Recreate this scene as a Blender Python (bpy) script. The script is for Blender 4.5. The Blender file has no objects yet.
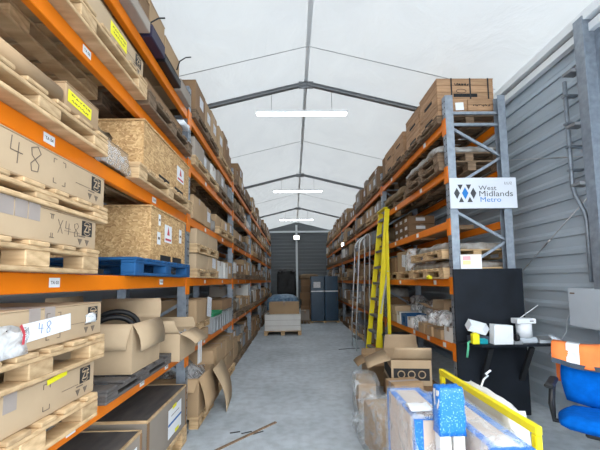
import bpy, math, random
from mathutils import Vector, Matrix

# ------------------------------------------------------------------ camera, sky, exposure
scene = bpy.context.scene
COL = scene.collection
FOCAL_PX = 350.0
CAM_H = 1.55
PITCH = math.atan(0.083); YAW = math.atan(7 / 350.0); ROLL = 0.0132
cam_data = bpy.data.cameras.new('camera')
cam = bpy.data.objects.new('camera', cam_data)
COL.objects.link(cam)
cam_data.sensor_fit = 'HORIZONTAL'
cam_data.sensor_width = 36.0
cam_data.lens = 36.0 * FOCAL_PX / 600.0
cam_data.shift_y = 27.0 / 600.0
cam_data.clip_start = 0.02
fw = Vector((math.sin(YAW) * math.cos(PITCH), math.cos(YAW) * math.cos(PITCH), math.sin(PITCH)))
rt = Vector((math.cos(YAW), -math.sin(YAW), 0))
up = rt.cross(fw)
rt2 = rt * math.cos(ROLL) - up * math.sin(ROLL)
up2 = up * math.cos(ROLL) + rt * math.sin(ROLL)
M = Matrix((rt2, up2, -fw)).transposed().to_4x4()
M.translation = Vector((0, 0, CAM_H))
cam.matrix_world = M
scene.camera = cam

world = bpy.data.worlds.new('overcast_sky')
scene.world = world
world.use_nodes = True
wb = world.node_tree.nodes['Background']
wb.inputs['Color'].default_value = (0.92, 0.965, 1.0, 1)
wb.inputs['Strength'].default_value = 5.2

scene.view_settings.view_transform = 'Standard'
scene.view_settings.look = 'None'
scene.view_settings.exposure = 0.0
scene.view_settings.gamma = 1.0
scene.view_settings.use_curve_mapping = False

R = random.Random(7)

# ------------------------------------------------------------------ materials
MATS = {}


def mat(name, col, rough=0.6, metal=0.0, var=0.12, scale=6.0, stretch=(1, 1, 1), col2=None, bump=0.0,
        bscale=None, rnd=0.0, spec=0.4, coord='Object', detail=4.0):
    m = bpy.data.materials.new(name)
    m.use_nodes = True
    nt = m.node_tree
    b = nt.nodes['Principled BSDF']
    b.inputs['Roughness'].default_value = rough
    b.inputs['Metallic'].default_value = metal
    b.inputs['Specular IOR Level'].default_value = spec
    tc = nt.nodes.new('ShaderNodeTexCoord')
    mp = nt.nodes.new('ShaderNodeMapping')
    mp.inputs['Scale'].default_value = stretch
    nt.links.new(tc.outputs[coord], mp.inputs['Vector'])
    nz = nt.nodes.new('ShaderNodeTexNoise')
    nz.inputs['Scale'].default_value = scale
    nz.inputs['Detail'].default_value = detail
    nt.links.new(mp.outputs['Vector'], nz.inputs['Vector'])
    cr = nt.nodes.new('ShaderNodeValToRGB')
    c2 = col2 or tuple(c * (1 - 2 * var) for c in col)
    cr.color_ramp.elements[0].position = 0.32
    cr.color_ramp.elements[1].position = 0.68
    cr.color_ramp.elements[0].color = (*c2, 1)
    cr.color_ramp.elements[1].color = (*col, 1)
    nt.links.new(nz.outputs['Fac'], cr.inputs['Fac'])
    out = cr.outputs['Color']
    if rnd > 0:
        oi = nt.nodes.new('ShaderNodeObjectInfo')
        mr = nt.nodes.new('ShaderNodeMapRange')
        mr.inputs['To Min'].default_value = 1 - rnd
        mr.inputs['To Max'].default_value = 1 + rnd * 0.5
        nt.links.new(oi.outputs['Random'], mr.inputs['Value'])
        hs = nt.nodes.new('ShaderNodeHueSaturation')
        nt.links.new(out, hs.inputs['Color'])
        nt.links.new(mr.outputs['Result'], hs.inputs['Value'])
        out = hs.outputs['Color']
    nt.links.new(out, b.inputs['Base Color'])
    if bump > 0:
        bn = nt.nodes.new('ShaderNodeTexNoise')
        bn.inputs['Scale'].default_value = bscale or scale * 3
        bn.inputs['Detail'].default_value = 5
        nt.links.new(mp.outputs['Vector'], bn.inputs['Vector'])
        bp = nt.nodes.new('ShaderNodeBump')
        bp.inputs['Strength'].default_value = bump
        bp.inputs['Distance'].default_value = 0.02
        nt.links.new(bn.outputs['Fac'], bp.inputs['Height'])
        nt.links.new(bp.outputs['Normal'], b.inputs['Normal'])
    MATS[name] = m
    return m


mat('orange', (0.80, 0.20, 0.006), 0.45, var=0.06, scale=4, spec=0.25)
mat('galvanised', (0.31, 0.355, 0.41), 0.45, metal=0.55, var=0.13, scale=18, bump=0.05)
mat('dark_hole', (0.012, 0.013, 0.015), 0.8, var=0.05)
mat('steel_tube', (0.62, 0.64, 0.66), 0.3, metal=0.8, var=0.08)
mat('pine', (0.66, 0.47, 0.27), 0.72, scale=3, stretch=(1.5, 5, 14), rnd=0.2, bump=0.15, col2=(0.43, 0.28, 0.14), detail=6)
mat('old_wood', (0.27, 0.18, 0.11), 0.8, var=0.25, scale=3, stretch=(1.5, 6, 14), rnd=0.25, bump=0.15)
mat('black_wood', (0.075, 0.07, 0.07), 0.6, var=0.2, scale=3, stretch=(5, 1, 5), col2=(0.14, 0.125, 0.115))
mat('blue_wood', (0.012, 0.10, 0.27), 0.6, var=0.2, scale=5, rnd=0.1)
mat('card_light', (0.50, 0.37, 0.235), 0.78, var=0.08, scale=3.5, detail=7, rnd=0.05, bump=0.03, bscale=30)
mat('card_tan', (0.46, 0.31, 0.175), 0.78, var=0.10, detail=7, scale=2.5, rnd=0.16, bump=0.03, bscale=30)
mat('card_brown', (0.28, 0.165, 0.085), 0.8, var=0.12, detail=7, scale=2.5, rnd=0.22, bump=0.03, bscale=30)
mat('card_grey', (0.36, 0.31, 0.26), 0.8, var=0.08, scale=2.5, rnd=0.22)
mat('card_white', (0.74, 0.73, 0.70), 0.7, var=0.05, scale=3, rnd=0.08)
mat('tape_brown', (0.30, 0.20, 0.13), 0.3, var=0.04)
mat('tape_grey', (0.36, 0.31, 0.28), 0.35, var=0.06)
mat('paper', (0.80, 0.82, 0.84), 0.6, var=0.03)
mat('paper_print', (0.78, 0.80, 0.83), 0.6, scale=60, stretch=(1, 1, 4), col2=(0.45, 0.46, 0.5))
mat('yellow_label', (0.85, 0.78, 0.02), 0.5, var=0.04)
mat('ink', (0.025, 0.024, 0.025), 0.7, var=0.05)
mat('ink_soft', (0.16, 0.12, 0.09), 0.7, var=0.05)
mat('pale_red', (0.75, 0.40, 0.42), 0.6, var=0.04)
mat('pale_yellow', (0.80, 0.72, 0.35), 0.6, var=0.04)
mat('ink_blue', (0.03, 0.14, 0.42), 0.6, var=0.05)
mat('ink_red', (0.55, 0.06, 0.08), 0.6, var=0.05)
mat('metro_grey', (0.045, 0.048, 0.052), 0.5, var=0.03)
mat('metro_blue', (0.01, 0.17, 0.50), 0.5, var=0.03)
mat('sign_white', (0.60, 0.64, 0.70), 0.45, var=0.02)
mat('grey_bin', (0.27, 0.29, 0.31), 0.5, var=0.15, rnd=0.3)
mat('grey_metal', (0.40, 0.42, 0.44), 0.4, metal=0.4, var=0.15, rnd=0.2)
mat('black_plastic', (0.014, 0.015, 0.017), 0.45, var=0.1)
mat('black_board', (0.010, 0.014, 0.021), 0.6, var=0.25, scale=3, spec=0.2)
mat('yellow_paint', (0.86, 0.72, 0.01), 0.4, var=0.05, scale=5)
mat('alu_step', (0.24, 0.25, 0.26), 0.45, metal=0.5, var=0.1)
mat('white_plastic', (0.76, 0.80, 0.84), 0.4, var=0.03)
mat('clear_grey', (0.50, 0.56, 0.62), 0.35, var=0.08)
mat('teal', (0.0, 0.30, 0.36), 0.45, var=0.08)
mat('green_plastic', (0.02, 0.30, 0.13), 0.5, var=0.1)
mat('green_strap', (0.10, 0.48, 0.28), 0.5, var=0.1)
mat('blue_fabric', (0.0, 0.115, 0.52), 0.9, spec=0.08, var=0.12, scale=20, bump=0.15, bscale=220)
mat('blue_bag', (0.01, 0.04, 0.40), 0.5, var=0.2)
mat('hivis_orange', (0.90, 0.22, 0.05), 0.7, var=0.1, scale=9)
mat('reflective', (0.72, 0.74, 0.76), 0.35, var=0.05)
mat('navy_trim', (0.05, 0.07, 0.10), 0.8, var=0.1)
mat('cabinet_blue', (0.016, 0.055, 0.105), 0.32, var=0.12)
mat('blue_wrap', (0.20, 0.33, 0.46), 0.35, var=0.25, scale=12, col2=(0.05, 0.12, 0.22))
mat('black_wrap', (0.02, 0.022, 0.024), 0.6, var=0.2, scale=9)
mat('box_grey', (0.44, 0.49, 0.54), 0.45, var=0.03)
mat('purple', (0.028, 0.022, 0.055), 0.5, var=0.1)
mat('red_plastic', (0.50, 0.03, 0.04), 0.4, var=0.1)
mat('brown_sack', (0.27, 0.19, 0.11), 0.85, var=0.2, scale=7, rnd=0.2, bump=0.2)
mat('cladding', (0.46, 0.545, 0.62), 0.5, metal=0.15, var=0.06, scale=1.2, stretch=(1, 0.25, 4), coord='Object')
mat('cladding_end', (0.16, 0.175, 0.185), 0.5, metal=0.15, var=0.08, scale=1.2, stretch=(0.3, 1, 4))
mat('rafter_grey', (0.24, 0.25, 0.26), 0.5, metal=0.4, var=0.08)
mat('white_metal', (0.80, 0.84, 0.86), 0.45, var=0.03)
mat('seam', (0.34, 0.35, 0.36), 0.7, var=0.03)


def osb():
    m = bpy.data.materials.new('osb'); m.use_nodes = True
    nt = m.node_tree; b = nt.nodes['Principled BSDF']; b.inputs['Roughness'].default_value = 0.75
    tc = nt.nodes.new('ShaderNodeTexCoord')
    mp = nt.nodes.new('ShaderNodeMapping'); mp.inputs['Scale'].default_value = (1, 0.6, 1.5)
    nt.links.new(tc.outputs['Object'], mp.inputs['Vector'])
    nz = nt.nodes.new('ShaderNodeTexNoise'); nz.inputs['Scale'].default_value = 9; nz.inputs['Detail'].default_value = 2
    nt.links.new(mp.outputs['Vector'], nz.inputs['Vector'])
    mx = nt.nodes.new('ShaderNodeMix'); mx.data_type = 'RGBA'; mx.inputs['Factor'].default_value = 0.12
    nt.links.new(mp.outputs['Vector'], mx.inputs['A']); nt.links.new(nz.outputs['Color'], mx.inputs['B'])
    vo = nt.nodes.new('ShaderNodeTexVoronoi'); vo.inputs['Scale'].default_value = 62
    nt.links.new(mx.outputs['Result'], vo.inputs['Vector'])
    cr = nt.nodes.new('ShaderNodeValToRGB')
    e = cr.color_ramp.elements
    e[0].color = (0.36, 0.20, 0.08, 1); e[0].position = 0.1
    e[1].color = (0.70, 0.48, 0.24, 1); e[1].position = 0.9
    x = e.new(0.5); x.color = (0.53, 0.325, 0.14, 1)
    nt.links.new(vo.outputs['Color'], cr.inputs['Fac'])
    nt.links.new(cr.outputs['Color'], b.inputs['Base Color'])
    bp = nt.nodes.new('ShaderNodeBump'); bp.inputs['Strength'].default_value = 0.2; bp.inputs['Distance'].default_value = 0.01
    nt.links.new(vo.outputs['Distance'], bp.inputs['Height']); nt.links.new(bp.outputs['Normal'], b.inputs['Normal'])
    MATS['osb'] = m


osb()


def concrete():
    m = bpy.data.materials.new('concrete'); m.use_nodes = True
    nt = m.node_tree; b = nt.nodes['Principled BSDF']
    tc = nt.nodes.new('ShaderNodeTexCoord')
    def noise(s, d, st=(1, 1, 1)):
        mp = nt.nodes.new('ShaderNodeMapping'); mp.inputs['Scale'].default_value = st
        nt.links.new(tc.outputs['Object'], mp.inputs['Vector'])
        n = nt.nodes.new('ShaderNodeTexNoise'); n.inputs['Scale'].default_value = s; n.inputs['Detail'].default_value = d
        nt.links.new(mp.outputs['Vector'], n.inputs['Vector']); return n
    n1 = noise(1.1, 8); n2 = noise(9, 6); n3 = noise(90, 2)
    cr = nt.nodes.new('ShaderNodeValToRGB')
    cr.color_ramp.elements[0].color = (0.40, 0.455, 0.50, 1); cr.color_ramp.elements[0].position = 0.3
    cr.color_ramp.elements[1].color = (0.57, 0.635, 0.69, 1); cr.color_ramp.elements[1].position = 0.7
    nt.links.new(n1.outputs['Fac'], cr.inputs['Fac'])
    c2 = nt.nodes.new('ShaderNodeValToRGB')
    c2.color_ramp.elements[0].color = (0.72, 0.72, 0.72, 1); c2.color_ramp.elements[0].position = 0.35
    c2.color_ramp.elements[1].color = (1.05, 1.05, 1.05, 1); c2.color_ramp.elements[1].position = 0.6
    nt.links.new(n2.outputs['Fac'], c2.inputs['Fac'])
    mx = nt.nodes.new('ShaderNodeMix'); mx.data_type = 'RGBA'; mx.blend_type = 'MULTIPLY'; mx.inputs['Factor'].default_value = 0.6
    nt.links.new(cr.outputs['Color'], mx.inputs['A']); nt.links.new(c2.outputs['Color'], mx.inputs['B'])
    c3 = nt.nodes.new('ShaderNodeValToRGB')
    c3.color_ramp.elements[0].color = (0.8, 0.8, 0.8, 1); c3.color_ramp.elements[1].color = (1.12, 1.12, 1.12, 1)
    nt.links.new(n3.outputs['Fac'], c3.inputs['Fac'])
    mx2 = nt.nodes.new('ShaderNodeMix'); mx2.data_type = 'RGBA'; mx2.blend_type = 'MULTIPLY'; mx2.inputs['Factor'].default_value = 0.7
    nt.links.new(mx.outputs['Result'], mx2.inputs['A']); nt.links.new(c3.outputs['Color'], mx2.inputs['B'])
    nt.links.new(mx2.outputs['Result'], b.inputs['Base Color'])
    b.inputs['Roughness'].default_value = 0.62
    bp = nt.nodes.new('ShaderNodeBump'); bp.inputs['Strength'].default_value = 0.25; bp.inputs['Distance'].default_value = 0.01
    nt.links.new(n3.outputs['Fac'], bp.inputs['Height']); nt.links.new(bp.outputs['Normal'], b.inputs['Normal'])
    MATS['concrete'] = m


concrete()


def roof_fabric():
    m = bpy.data.materials.new('roof_fabric'); m.use_nodes = True
    nt = m.node_tree; nt.nodes.remove(nt.nodes['Principled BSDF'])
    out = nt.nodes['Material Output']
    tc = nt.nodes.new('ShaderNodeTexCoord')
    mp = nt.nodes.new('ShaderNodeMapping'); mp.inputs['Scale'].default_value = (1.0, 0.7, 1); mp.inputs['Rotation'].default_value = (0, 0, 0.5)
    nt.links.new(tc.outputs['Object'], mp.inputs['Vector'])
    nz = nt.nodes.new('ShaderNodeTexNoise'); nz.inputs['Scale'].default_value = 1.6; nz.inputs['Detail'].default_value = 6
    nz.inputs['Distortion'].default_value = 0.6
    nt.links.new(mp.outputs['Vector'], nz.inputs['Vector'])
    bp = nt.nodes.new('ShaderNodeBump'); bp.inputs['Strength'].default_value = 0.5; bp.inputs['Distance'].default_value = 0.12
    nt.links.new(nz.outputs['Fac'], bp.inputs['Height'])
    cr = nt.nodes.new('ShaderNodeValToRGB')
    cr.color_ramp.elements[0].color = (0.75, 0.77, 0.78, 1); cr.color_ramp.elements[0].position = 0.3
    cr.color_ramp.elements[1].color = (0.80, 0.82, 0.82, 1); cr.color_ramp.elements[1].position = 0.7
    nt.links.new(nz.outputs['Fac'], cr.inputs['Fac'])
    df = nt.nodes.new('ShaderNodeBsdfDiffuse'); tr = nt.nodes.new('ShaderNodeBsdfTranslucent')
    dk = nt.nodes.new('ShaderNodeHueSaturation'); dk.inputs['Value'].default_value = 0.72
    nt.links.new(cr.outputs['Color'], dk.inputs['Color'])
    for n in (df, tr):
        nt.links.new((dk if n is df else cr).outputs['Color'], n.inputs['Color'])
        nt.links.new(bp.outputs['Normal'], n.inputs['Normal'])
    mx = nt.nodes.new('ShaderNodeMixShader'); mx.inputs['Fac'].default_value = 0.145
    nt.links.new(df.outputs[0], mx.inputs[1]); nt.links.new(tr.outputs[0], mx.inputs[2])
    nt.links.new(mx.outputs[0], out.inputs['Surface'])
    MATS['roof_fabric'] = m


roof_fabric()


def film(name, tint, dens):
    m = bpy.data.materials.new(name); m.use_nodes = True
    nt = m.node_tree; nt.nodes.remove(nt.nodes['Principled BSDF'])
    out = nt.nodes['Material Output']
    tc = nt.nodes.new('ShaderNodeTexCoord')
    nz = nt.nodes.new('ShaderNodeTexNoise'); nz.inputs['Scale'].default_value = 7; nz.inputs['Detail'].default_value = 5
    nz.inputs['Distortion'].default_value = 1.5
    nt.links.new(tc.outputs['Object'], nz.inputs['Vector'])
    mr = nt.nodes.new('ShaderNodeMapRange'); mr.inputs['From Min'].default_value = 0.35; mr.inputs['From Max'].default_value = 0.7
    mr.inputs['To Min'].default_value = dens * 0.3; mr.inputs['To Max'].default_value = min(1, dens * 1.7)
    nt.links.new(nz.outputs['Fac'], mr.inputs['Value'])
    t = nt.nodes.new('ShaderNodeBsdfTransparent')
    p = nt.nodes.new('ShaderNodeBsdfPrincipled'); p.inputs['Base Color'].default_value = (*tint, 1); p.inputs['Roughness'].default_value = 0.25
    bp = nt.nodes.new('ShaderNodeBump'); bp.inputs['Strength'].default_value = 0.4; bp.inputs['Distance'].default_value = 0.03
    nt.links.new(nz.outputs['Fac'], bp.inputs['Height']); nt.links.new(bp.outputs['Normal'], p.inputs['Normal'])
    mx = nt.nodes.new('ShaderNodeMixShader')
    nt.links.new(mr.outputs['Result'], mx.inputs['Fac'])
    nt.links.new(t.outputs[0], mx.inputs[1]); nt.links.new(p.outputs[0], mx.inputs[2])
    nt.links.new(mx.outputs[0], out.inputs['Surface'])
    MATS[name] = m


film('film', (0.80, 0.85, 0.88), 0.27)
film('film_thick', (0.90, 0.93, 0.96), 0.5)


def tape_printed():
    m = bpy.data.materials.new('blue_tape'); m.use_nodes = True
    nt = m.node_tree; b = nt.nodes['Principled BSDF']; b.inputs['Roughness'].default_value = 0.35
    tc = nt.nodes.new('ShaderNodeTexCoord')
    nz = nt.nodes.new('ShaderNodeTexNoise'); nz.inputs['Scale'].default_value = 130; nz.inputs['Detail'].default_value = 1
    nt.links.new(tc.outputs['Object'], nz.inputs['Vector'])
    cr = nt.nodes.new('ShaderNodeValToRGB'); cr.color_ramp.elements[0].position = 0.60; cr.color_ramp.elements[1].position = 0.70
    cr.color_ramp.elements[0].color = (0.006, 0.16, 0.58, 1); cr.color_ramp.elements[1].color = (0.22, 0.47, 0.78, 1)
    nt.links.new(nz.outputs['Fac'], cr.inputs['Fac']); nt.links.new(cr.outputs['Color'], b.inputs['Base Color'])
    MATS['blue_tape'] = m


tape_printed()


def emit(name, col, strength):
    m = bpy.data.materials.new(name); m.use_nodes = True
    nt = m.node_tree; b = nt.nodes['Principled BSDF']
    b.inputs['Emission Color'].default_value = (*col, 1); b.inputs['Emission Strength'].default_value = strength
    b.inputs['Base Color'].default_value = (0.8, 0.8, 0.8, 1)
    MATS[name] = m


emit('led', (0.95, 0.98, 1.0), 14.0)
emit('flood', (1.0, 0.95, 0.80), 20.0)

# ------------------------------------------------------------------ mesh building


class MB:
    def __init__(s):
        s.v = []; s.f = []; s.m = []; s.sm = []

    def add(s, vs, fs, mi=0, smooth=False):
        o = len(s.v); s.v += [tuple(p) for p in vs]
        for f in fs:
            s.f.append(tuple(i + o for i in f)); s.m.append(mi); s.sm.append(smooth)
        return s

    def box(s, x0, x1, y0, y1, z0, z1, mi=0):
        vs = [(x, y, z) for z in (z0, z1) for y in (y0, y1) for x in (x0, x1)]
        return s.add(vs, [(0, 2, 3, 1), (4, 5, 7, 6), (0, 1, 5, 4), (2, 6, 7, 3), (0, 4, 6, 2), (1, 3, 7, 5)], mi)

    def cbox(s, x0, x1, y0, y1, z0, z1, c=0.008, mi=0):
        c = min(c, (x1 - x0) / 3, (y1 - y0) / 3, (z1 - z0) / 3)
        X = (x0, x1); Y = (y0, y1); Z = (z0, z1); sg = (1, -1)
        vs = []; idx = {}
        for a in (0, 1):
            for b in (0, 1):
                for d in (0, 1):
                    for ax in range(3):
                        p = [X[a] + sg[a] * c, Y[b] + sg[b] * c, Z[d] + sg[d] * c]
                        p[ax] = (X[a], Y[b], Z[d])[ax]
                        idx[(a, b, d, ax)] = len(vs); vs.append(p)
        fs = []
        for ax in range(3):
            o1, o2 = [i for i in range(3) if i != ax]
            for side in (0, 1):
                q = []
                for (u, w) in ((0, 0), (1, 0), (1, 1), (0, 1)):
                    k = [0, 0, 0]; k[ax] = side; k[o1] = u; k[o2] = w
                    q.append(idx[(*k, ax)])
                fl = (side == 0) ^ (ax == 1)
                fs.append(tuple(reversed(q)) if fl else tuple(q))
        for ax in range(3):
            o1, o2 = [i for i in range(3) if i != ax]
            for u in (0, 1):
                for w in (0, 1):
                    k0 = [0, 0, 0]; k0[o1] = u; k0[o2] = w; k1 = list(k0); k1[ax] = 1
                    fs.append((idx[(*k0, o1)], idx[(*k1, o1)], idx[(*k1, o2)], idx[(*k0, o2)]))
        for a in (0, 1):
            for b in (0, 1):
                for d in (0, 1):
                    fs.append(tuple(idx[(a, b, d, ax)] for ax in range(3)))
        return s.add(vs, fs, mi)

    def bar(s, p, q, w, h, mi=0, ref=(0, 0, 1)):
        p = Vector(p); q = Vector(q); d = (q - p).normalized(); r = Vector(ref)
        if abs(d.dot(r)) > 0.98: r = Vector((1, 0, 0))
        a = d.cross(r).normalized() * w / 2; b = a.cross(d).normalized() * h / 2
        vs = [e + sa * a + sb * b for e in (p, q) for sa, sb in ((-1, -1), (1, -1), (1, 1), (-1, 1))]
        return s.add(vs, [(0, 1, 2, 3), (7, 6, 5, 4), (0, 4, 5, 1), (1, 5, 6, 2), (2, 6, 7, 3), (3, 7, 4, 0)], mi)

    def tube(s, pts, r, n=8, mi=0, closed=False):
        pts = [Vector(p) for p in pts]; N = len(pts); base = len(s.v); prev = None
        for i, p in enumerate(pts):
            if closed: d = pts[(i + 1) % N] - pts[i - 1]
            else: d = pts[min(i + 1, N - 1)] - pts[max(i - 1, 0)]
            d.normalize()
            if prev is None:
                a = d.cross(Vector((0, 0, 1)))
                if a.length < 0.05: a = d.cross(Vector((1, 0, 0)))
            else:
                a = prev - d * prev.dot(d)
            a.normalize(); prev = a; b = d.cross(a)
            s.v += [tuple(p + (a * math.cos(t) + b * math.sin(t)) * r) for t in [2 * math.pi * k / n for k in range(n)]]
        for i in range(N if closed else N - 1):
            j = (i + 1) % N
            for k in range(n):
                l = (k + 1) % n
                s.f.append((base + i * n + k, base + i * n + l, base + j * n + l, base + j * n + k)); s.m.append(mi); s.sm.append(True)
        if not closed:
            s.f.append(tuple(base + k for k in reversed(range(n)))); s.m.append(mi); s.sm.append(False)
            s.f.append(tuple(base + (N - 1) * n + k for k in range(n))); s.m.append(mi); s.sm.append(False)
        return s

    def prism(s, poly, axis, a0, a1, mi=0):
        """poly: 2-D points in the two other axes (cyclic order x,y,z without axis)"""
        n = len(poly); vs = []
        for a in (a0, a1):
            for (u, w) in poly:
                p = [u, w]; p.insert(axis, a); vs.append(p)
        fs = [tuple(range(n)), tuple(reversed(range(n, 2 * n)))]
        for i in range(n):
            j = (i + 1) % n
            fs.append((i, i + n, j + n, j))
        return s.add(vs, fs, mi)

    def lump(s, x0, x1, y0, y1, z0, z1, n=(6, 8, 5), amp=0.03, seed=0, mi=0, smooth=True, drop=0.25):
        """a sagging irregular box: grid on each face, noise-displaced, flat underneath"""
        rr = random.Random(seed); memo = {}
        nx, ny, nz = n; base = len(s.v)
        def vert(i, j, k):
            key = (i, j, k)
            if key in memo: return memo[key]
            fx, fy, fz = i / nx, j / ny, k / nz
            ed = (abs(fx - .5) * 2) ** 4 + (abs(fy - .5) * 2) ** 4
            top = 1 - drop * min(1, ed) * (1 if k == nz else 0)
            sh = 0.06 * fz ** 3
            x = x0 + (x1 - x0) * (sh + fx * (1 - 2 * sh)); y = y0 + (y1 - y0) * (sh + fy * (1 - 2 * sh))
            z = z0 + (z1 - z0) * fz * top
            j0 = 0 if k == 0 else 1
            p = (min(max(x + rr.uniform(-amp, amp), x0), x1), min(max(y + rr.uniform(-amp, amp), y0), y1),
                 z0 if k == 0 else min(max(z + rr.uniform(-amp, amp), z0 + 0.002), z1))
            memo[key] = len(s.v); s.v.append(p); return memo[key]
        def q(a, b, c, d):
            s.f.append((a, b, c, d)); s.m.append(mi); s.sm.append(smooth)
        for i in range(nx):
            for j in range(ny):
                q(vert(i, j, nz), vert(i + 1, j, nz), vert(i + 1, j + 1, nz), vert(i, j + 1, nz))
                q(vert(i, j + 1, 0), vert(i + 1, j + 1, 0), vert(i + 1, j, 0), vert(i, j, 0))
        for i in range(nx):
            for k in range(nz):
                q(vert(i, 0, k), vert(i + 1, 0, k), vert(i + 1, 0, k + 1), vert(i, 0, k + 1))
                q(vert(i + 1, ny, k), vert(i, ny, k), vert(i, ny, k + 1), vert(i + 1, ny, k + 1))
        for j in range(ny):
            for k in range(nz):
                q(vert(0, j + 1, k), vert(0, j, k), vert(0, j, k + 1), vert(0, j + 1, k + 1))
                q(vert(nx, j, k), vert(nx, j + 1, k), vert(nx, j + 1, k + 1), vert(nx, j, k + 1))
        return s

    def mesh(s, name, mats):
        me = bpy.data.meshes.new(name)
        me.from_pydata(s.v, [], s.f)
        if isinstance(mats, str): mats = [mats]
        for m in mats: me.materials.append(MATS[m])
        me.polygons.foreach_set('material_index', s.m)
        me.polygons.foreach_set('use_smooth', s.sm)
        me.update()
        return me

    def build(s, name, mats, parent=None, loc=(0, 0, 0), rz=0.0):
        return put(name, s.mesh(name, mats), parent, loc, rz)


def put(name, me, parent=None, loc=(0, 0, 0), rz=0.0):
    o = bpy.data.objects.new(name, me)
    COL.objects.link(o)
    o.location = loc
    if rz: o.rotation_euler = (0, 0, rz)
    if parent: o.parent = parent
    return o


USED = {}


def tag(o, label, cat, group=None):
    n = len(label.split())
    if not 4 <= n <= 16: print('LABEL LENGTH', n, label)
    if label in USED: print('LABEL TWICE', label)
    USED[label] = 1
    o['label'] = label; o['category'] = cat
    if group: o['group'] = group
    return o


def thing(name, label, cat, loc=(0, 0, 0), rz=0.0, group=None):
    return tag(put(name, None, None, loc, rz), label, cat, group)


def struct(o):
    o['kind'] = 'structure'; return o


# faces things print on: local x, y, z axes of the print
FACES = {'+x': Matrix(((0, 0, 1), (1, 0, 0), (0, 1, 0))), '-x': Matrix(((0, 0, -1), (-1, 0, 0), (0, 1, 0))),
         '-y': Matrix(((1, 0, 0), (0, 0, -1), (0, 1, 0)))}


def on_face(o, face, loc, spin=0.0):
    m = (FACES[face] @ Matrix.Rotation(spin, 3, 'Z')).to_4x4()
    m.translation = Vector(loc)
    o.matrix_local = m
    return o


TXT = {}


def text_mesh(s, width, m, ky=1.0, bold=0.018):
    key = (s, round(width, 4), m, ky)
    if key in TXT: return TXT[key]
    cu = bpy.data.curves.new('text', 'FONT'); cu.body = s; cu.align_x = 'CENTER'; cu.align_y = 'CENTER'
    cu.extrude = 0.0; cu.resolution_u = 3; cu.offset = bold
    t = bpy.data.objects.new('text', cu); COL.objects.link(t)
    dg = bpy.context.evaluated_depsgraph_get(); dg.update()
    src = bpy.data.meshes.new_from_object(t.evaluated_get(dg))
    bpy.data.objects.remove(t); bpy.data.curves.remove(cu)
    xs = [v.co.x for v in src.vertices]; ys = [v.co.y for v in src.vertices]
    k = width / max(1e-6, max(xs) - min(xs)); cx = (max(xs) + min(xs)) / 2; cy = (max(ys) + min(ys)) / 2
    for v in src.vertices: v.co = ((v.co.x - cx) * k, (v.co.y - cy) * k * ky, 0)
    src.materials.clear(); src.materials.append(MATS[m]); src.name = 'lettering'
    TXT[key] = src
    return src


def lettering(s, width, m, parent, face, loc, spin=0.0, name='lettering', ky=1.0, bold=0.018):
    return on_face(put(name, text_mesh(s, width, m, ky, bold), parent), face, loc, spin)


def decal(name, w, h, m, parent, face, loc, spin=0.0, t=0.0012):
    b = MB(); b.box(-w / 2, w / 2, -h / 2, h / 2, 0, t)
    return on_face(b.build(name, m, parent), face, loc, spin)


def strokes(name, lines, w, m, parent, face, loc, spin=0.0):
    b = MB()
    for ln in lines:
        for (p, q) in zip(ln[:-1], ln[1:]):
            b.bar((p[0], p[1], 0.0006), (q[0], q[1], 0.0006), w, 0.0012)
    return on_face(b.build(name, m, parent), face, loc, spin)


# ------------------------------------------------------------------ the building
RIDGE_X, RIDGE_Z, SLOPE = 0.25, 4.93, 0.245
WL, WR, Y0, Y1 = -2.55, 3.05, 0.2, 20.0


def roof_z(x): return RIDGE_Z - SLOPE * abs(x - RIDGE_X)


b = MB(); b.box(-25, 25, -30, 40, -0.2, 0)
struct(b.build('floor', 'concrete'))

b = MB(); xs = [WL + (RIDGE_X - WL) * i / 10 for i in range(11)] + [RIDGE_X + (WR - RIDGE_X) * i / 10 for i in range(1, 11)]
ny = 100
rr = random.Random(3)
for j in range(ny + 1):
    y = Y0 + (Y1 - Y0) * j / ny
    sag = -0.022 * abs(math.sin(math.pi * (y - 0.6) / 5.0)) ** 0.8
    for i, x in enumerate(xs):
        e = min(i, 20 - i, abs(i - 10)) / 5
        b.v.append((x, y, roof_z(x) + sag * min(1, e + .2) + rr.uniform(-0.006, 0.006)))
for j in range(ny):
    for i in range(20):
        a = j * 21 + i
        b.f.append((a, a + 21, a + 22, a + 1)); b.m.append(0); b.sm.append(True)
struct(b.build('ceiling', 'roof_fabric'))

b = MB(); b.box(RIDGE_X - 0.03, RIDGE_X + 0.03, Y0, Y1 - 0.05, RIDGE_Z - 0.035, RIDGE_Z - 0.028)
struct(b.build('trim_1', 'white_metal'))

# portal rafters
for n, y in enumerate((0.7, 5.6, 10.6, 15.6)):
    b = MB()
    for x1 in (WL + 0.12, WR - 0.14):
        zt = lambda x: roof_z(x) - 0.04
        p, q = (RIDGE_X, y, zt(RIDGE_X) - 0.05), (x1, y, zt(x1) - 0.05)
        b.bar(p, q, 0.022, 0.06)
        b.bar((p[0], y, p[2] + .025), (q[0], y, q[2] + .025), 0.065, 0.012)
        b.bar((p[0], y, p[2] - .025), (q[0], y, q[2] - .025), 0.065, 0.012)
    b.box(RIDGE_X - 0.12, RIDGE_X + 0.12, y - 0.016, y + 0.016, RIDGE_Z - 0.17, RIDGE_Z - 0.06)
    o = b.build('rafter', 'rafter_grey'); struct(o)
for y in (4.72, 8.1, 13.1):
    b = MB()
    b.tube([(WL + .15, y, roof_z(WL + .15) - .05), (RIDGE_X, y, RIDGE_Z - .05), (WR - .15, y, roof_z(WR - .15) - .05)], 0.005, 5)
    struct(b.build('roof_seam', 'seam'))


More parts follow.
